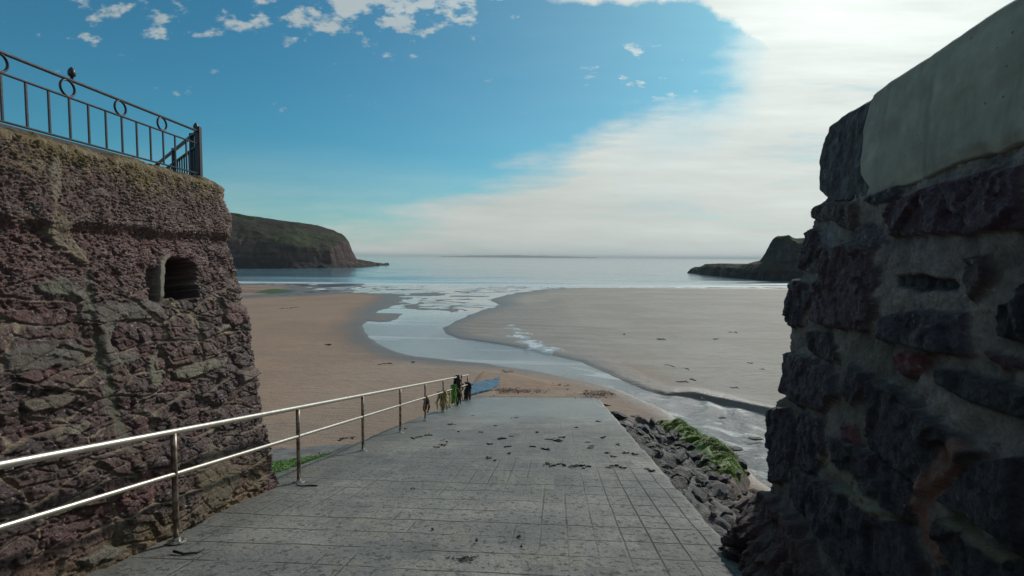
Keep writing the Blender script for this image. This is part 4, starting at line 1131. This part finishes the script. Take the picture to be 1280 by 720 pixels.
# coping: smooth cast concrete, ending in a dark block
dend = np.interp(Zr, EZ, ED)
splitU = 3.13
cdisp = .045 + .014*fb + .006*fb2 + .012*fbm(U*1.2, Zr*5, o=3, s=644) - .02*sst(.5, .42, Zr + .05*fb)
bdisp = .02 + .022*fb + .016*fb2
concrete_c = np.array((.34, .32, .25))*(1 + .22*fb + .25*fb2)[..., None]
dark_c = np.array((.050, .047, .050))*(1 + .4*fb2)[..., None]
m = NT("coping_concrete")
n2 = m.noise(40, 5, .7); n1 = m.noise(3., 5, .6); pit = m.ramp(m.vor(14.), .0, .10, 1, 0)
strk_ = m.noise(1., 4, .6, m.scaled((9, 9, 1.5)))
cc_ = m.mix(m.ramp(n1, .35, .65), m.mix(.3, m.attr('tint', 'Color'), (.08, .078, .06)), m.attr('tint', 'Color'))
cc_ = m.mix(m.ramp(strk_, .5, .75, 0, .35), cc_, (.05, .052, .045))
cc_ = m.mix(m.math('MULTIPLY', pit, m.ramp(m.noise(5, 2), .5, .6)), cc_, (.02, .02, .02))
cop_mat = m.out(cc_, .85, m.bump(m.math('ADD', m.math('MULTIPLY', n2, .6), m.math('MULTIPLY', pit, -1.5)), .008, .9))
_j = np.arange(nz2); _e = (.055*fbm(UU*2.2, UU*0, o=4, s=640) - .02)[...] * np.exp(-((np.arange(nz2)-jw)/14.)**2)[None] + (.008*fbm(UU*3.1, UU*0+4, o=4, s=642))*sst(len(zr2)-25, len(zr2)-4, _j.astype(float))[None]
iu = int(np.searchsorted(UU[:len(f_s), jw], splitU))
Pc = base + nrm*cdisp[..., None]; Pb = base + nrm*bdisp[..., None]
Pc[..., 2] += _e; Pb[..., 2] += _e
Pc[:, jw, :] -= nrm[:, jw]*.10; Pb[:, jw, :] -= nrm[:, jw]*.06
Pc[iu, jw:] -= nrm[iu, jw:]*.10
Pb[iu-1, jw:] -= nrm[iu-1, jw:]*.10
lowc = sst(.40, .46, Zr + .04*fb + .10*sst(1.2, 2.6, U)-.05)
o = link("coping", grid_mesh("coping", Pc[:iu+1, jw:], cols={'tint': np.clip(concrete_c[:iu+1, jw:], .003, .8)}), cop_mat, rw)
o = link("end_block", grid_mesh("end_block", Pb[iu-1:, jw:], cols={'tint': np.clip(dark_c[iu-1:, jw:], .003, .8)}), rw_mat, rw)
o['label'] = "dark rough stone block closing the end of the pale coping"

# ------------------------------------------------------------------ headlands
def hill(name, x0, x1, y0, y1, res, front, east, cap, mat, seed, pa, pb, closed):
    """a piece of coast: distance from the front cliff and from the end cliff shape the ground"""
    gx, gy = np.meshgrid(np.arange(x0, x1, res), np.arange(y0, y1, res), indexing='ij')
    poly = front + east[1:] + closed
    sd_ = -sdpoly(gx, gy, poly)
    def dl(line):
        d_ = np.full(gx.shape, 1e9)
        for (ax, ay), (bx_, by_) in zip(line, line[1:]):
            e_x, e_y = bx_-ax, by_-ay; tt = np.clip(((gx-ax)*e_x + (gy-ay)*e_y)/(e_x**2+e_y**2), 0, 1)
            d_ = np.minimum(d_, np.hypot(gx-ax-tt*e_x, gy-ay-tt*e_y))
        return d_
    ins = np.sign(sd_)
    gul = 3.2*fbm(gx*.07, gy*.07, o=5, s=seed) + 1.3*fbm(gx*.3, gy*.3, o=4, s=seed+2)
    w1, w2, wid = worley(gx*.16, gy*.16, seed+5)
    gul += 1.6*(wid-.5)
    df = dl(front)*ins + gul; de = dl(east)*ins + .85*gul
    H = cap(gx, gy)
    cl = np.array(pa); ce = np.array(pb)
    fa = np.interp(df, cl[:, 0], cl[:, 1]); fe = np.interp(de, ce[:, 0], ce[:, 1])
    fr = np.minimum(fa, fe)
    z = H*fr
    b1, b2, bid = worley(gx*.30, gy*.30, seed+9)
    rubble = sst(.0, .06, fr)*sst(.36, .2, fr)
    z = z + rubble*(3.0*(bid-.35)*sst(.6, .1, b1)) + .7*fbm(gx*.12, gy*.12, o=4, s=seed+11)*sst(.4, .8, fr)*np.clip(H/20, .3, 1) + .9*fbm(gx*.5, gy*.5, z*.3, o=3, s=seed+13)*sst(.0, .1, fr)*sst(.75, .5, fr)
    z = np.where(sd_ < -6, -2., z)
    slope = np.hypot(*np.gradient(z, res))
    grass = sst(.46, .56, fr + .07*fbm(gx*.08, gy*.08, o=4, s=seed+15))*sst(2.4, 1.2, slope)
    return link(name, grid_mesh(name, np.stack([gx, gy, z], -1), {'grass': grass, 'hgt': fr}), mat)
def cliff_mat(name, rockA, rockB, gA, gB, tide):
    m = NT(name); n1 = m.noise(.09, 6, .65); n2 = m.noise(.5, 5, .7); n3 = m.noise(.035, 4, .6); vs_ = m.noise(1., 5, .65, m.scaled((.35, .35, .03)))
    rk = m.mix(m.ramp(vs_, .38, .62), rockA, rockB); st_ = m.noise(1., 4, .6, m.scaled((.05, .05, .55)))
    rk = m.mix(m.ramp(st_, .46, .62, 0, .7), rk, tuple(x*.5 for x in rockA))
    rk = m.mix(m.ramp(m.noise(.16, 5, .7), .56, .68, 0, .8), rk, tuple(x*1.7 for x in rockB))
    rk = m.mix(m.ramp(n2, .5, .7, 0, .6), rk, tuple(x*.4 for x in rockA))
    rk = m.mix(m.ramp(m.math('ADD', m.attr('hgt'), m.math('MULTIPLY', n2, .1)), .12, .27, 1, 0), rk, tide)
    gr = m.mix(m.ramp(n1, .35, .65), gA, gB); gr = m.mix(m.ramp(n3, .40, .56, 0, .9), gr, (.040, .030, .022)); gr = m.mix(m.ramp(n2, .5, .68, 0, .7), gr, (.016, .020, .010))
    return m.out(m.mix(m.attr('grass'), rk, gr), .9, m.bump(m.math('ADD', n2, n1), 1.2, .8), spec=.2)
mL = cliff_mat("red_cliff", (.060, .038, .036), (.105, .066, .058), (.026, .034, .016), (.052, .062, .026), (.026, .023, .026))
def capL(x, y):
    h_ = np.interp(x, [-300, -178, -169, -153, -147, -131, -125, -113, -107, -104.5, -102, -98], [42, 34, 32.5, 30.5, 29, 28, 26, 22.5, 19, 13, 8, 5])
    return h_ + (np.interp(y, [340, 360, 400, 445], [8.5, 6.0, 3.6, 1.2]) - h_)*sst(338, 352, y - .35*np.maximum(0, -108-x))
o = hill("headland", -260, -92, 262, 452, .85, [(-420, 258), (-144, 281), (-119, 286.5), (-107, 296)], [(-107, 296), (-102.5, 325), (-100, 345), (-102, 380), (-105, 440)], capL, mL, 800,
         [(-4, -.06), (0, 0), (3, .07), (8, .15), (9.5, .26), (12, .5), (17, .60), (30, .80), (48, 1.0), (400, 1.03)], [(-2, -.06), (0, 0), (2, .18), (3.5, .3), (5, .62), (8, .9), (12, 1), (400, 1)],
         [(-113, 440), (-128, 372), (-200, 440), (-420, 460)])
tag(o, "red cliff headland with grass on top on the left of the bay", "headland", kind='structure')
mR = cliff_mat("dark_cliff", (.030, .028, .030), (.06, .055, .055), (.035, .05, .025), (.05, .065, .03), (.022, .022, .026))
def capR(x, y):
    reef = np.interp(y, [176, 190, 205, 225, 245, 255, 262], [6.6, 6.0, 5.2, 5.4, 5.0, 4.8, 3.2]) + 1.2*sst(92, 95, x)*sst(215, 195, y)
    return reef + (15.0 + .03*np.maximum(0, x-100) + 1.1*np.exp(-((x-97.6)/1.3)**2) - reef)*sst(93.6, 96.2, x + .6*fbm(x*.3, y*.3, o=3, s=870))*sst(197, 189, y)
o = hill("headland", 80, 240, 168, 272, .55, [(90, 266), (88, 225), (86.5, 193), (86, 180), (88, 175)], [(88, 175), (96, 174), (130, 176), (240, 178)], capR, mR, 850,
         [(-3, -.1), (0, 0), (1, .25), (2.5, .7), (5, 1), (400, 1)], [(-3, -.1), (0, 0), (1.5, .2), (3, .55), (5, .85), (8, 1), (400, 1)],
         [(240, 250), (118, 232), (106, 250), (99, 266)])
tag(o, "dark rocky headland with a low reef on the right of the bay", "headland", kind='structure')
# faint far coast on the horizon
cxs = np.linspace(-1250, 1500, 160); prof_ = (14 + 26*sst(-1250, -300, cxs)*sst(1500, 500, cxs)) * (1 + .35*fbm(cxs*.004, cxs*0, o=4, s=880))
PP = np.zeros((160, 4, 3)); PP[..., 0] = cxs[:, None]; PP[:, 0] += np.stack([cxs*0, cxs*0+9000, cxs*0-2], -1)
PP[:, 0, 0] = cxs
PP[:, 1, 1] = 9080; PP[:, 1, 2] = prof_*.8; PP[:, 2, 1] = 9250; PP[:, 2, 2] = prof_; PP[:, 3, 1] = 10200; PP[:, 3, 2] = -2
o = link("distant_coast", grid_mesh("distant_coast", PP), simple("distant_land", (.06, .07, .05), .9, 0, .3, .01, .0))
tag(o, "faint strip of far coast on the horizon", "coast", kind='structure')

# ------------------------------------------------------------------ sea air
bm = bmesh.new(); box(bm, (0, 10000, 29), (64000, 24000, 64))
m = D.materials.new("sea_air"); m.use_nodes = True; nt_ = m.node_tree
for n_ in list(nt_.nodes):
    if n_.type == 'BSDF_PRINCIPLED': nt_.nodes.remove(n_)
vol = nt_.nodes.new('ShaderNodeVolumePrincipled'); vol.inputs['Density'].default_value = .00011; vol.inputs['Color'].default_value = (.86, .93, .95, 1)
nt_.links.new(vol.outputs[0], nt_.nodes['Material Output'].inputs['Volume'])
o = link("haze", bm_mesh("haze", bm), m); tag(o, "thin sea haze over the bay", "haze", kind='stuff')
S.cycles.volume_bounces = 0
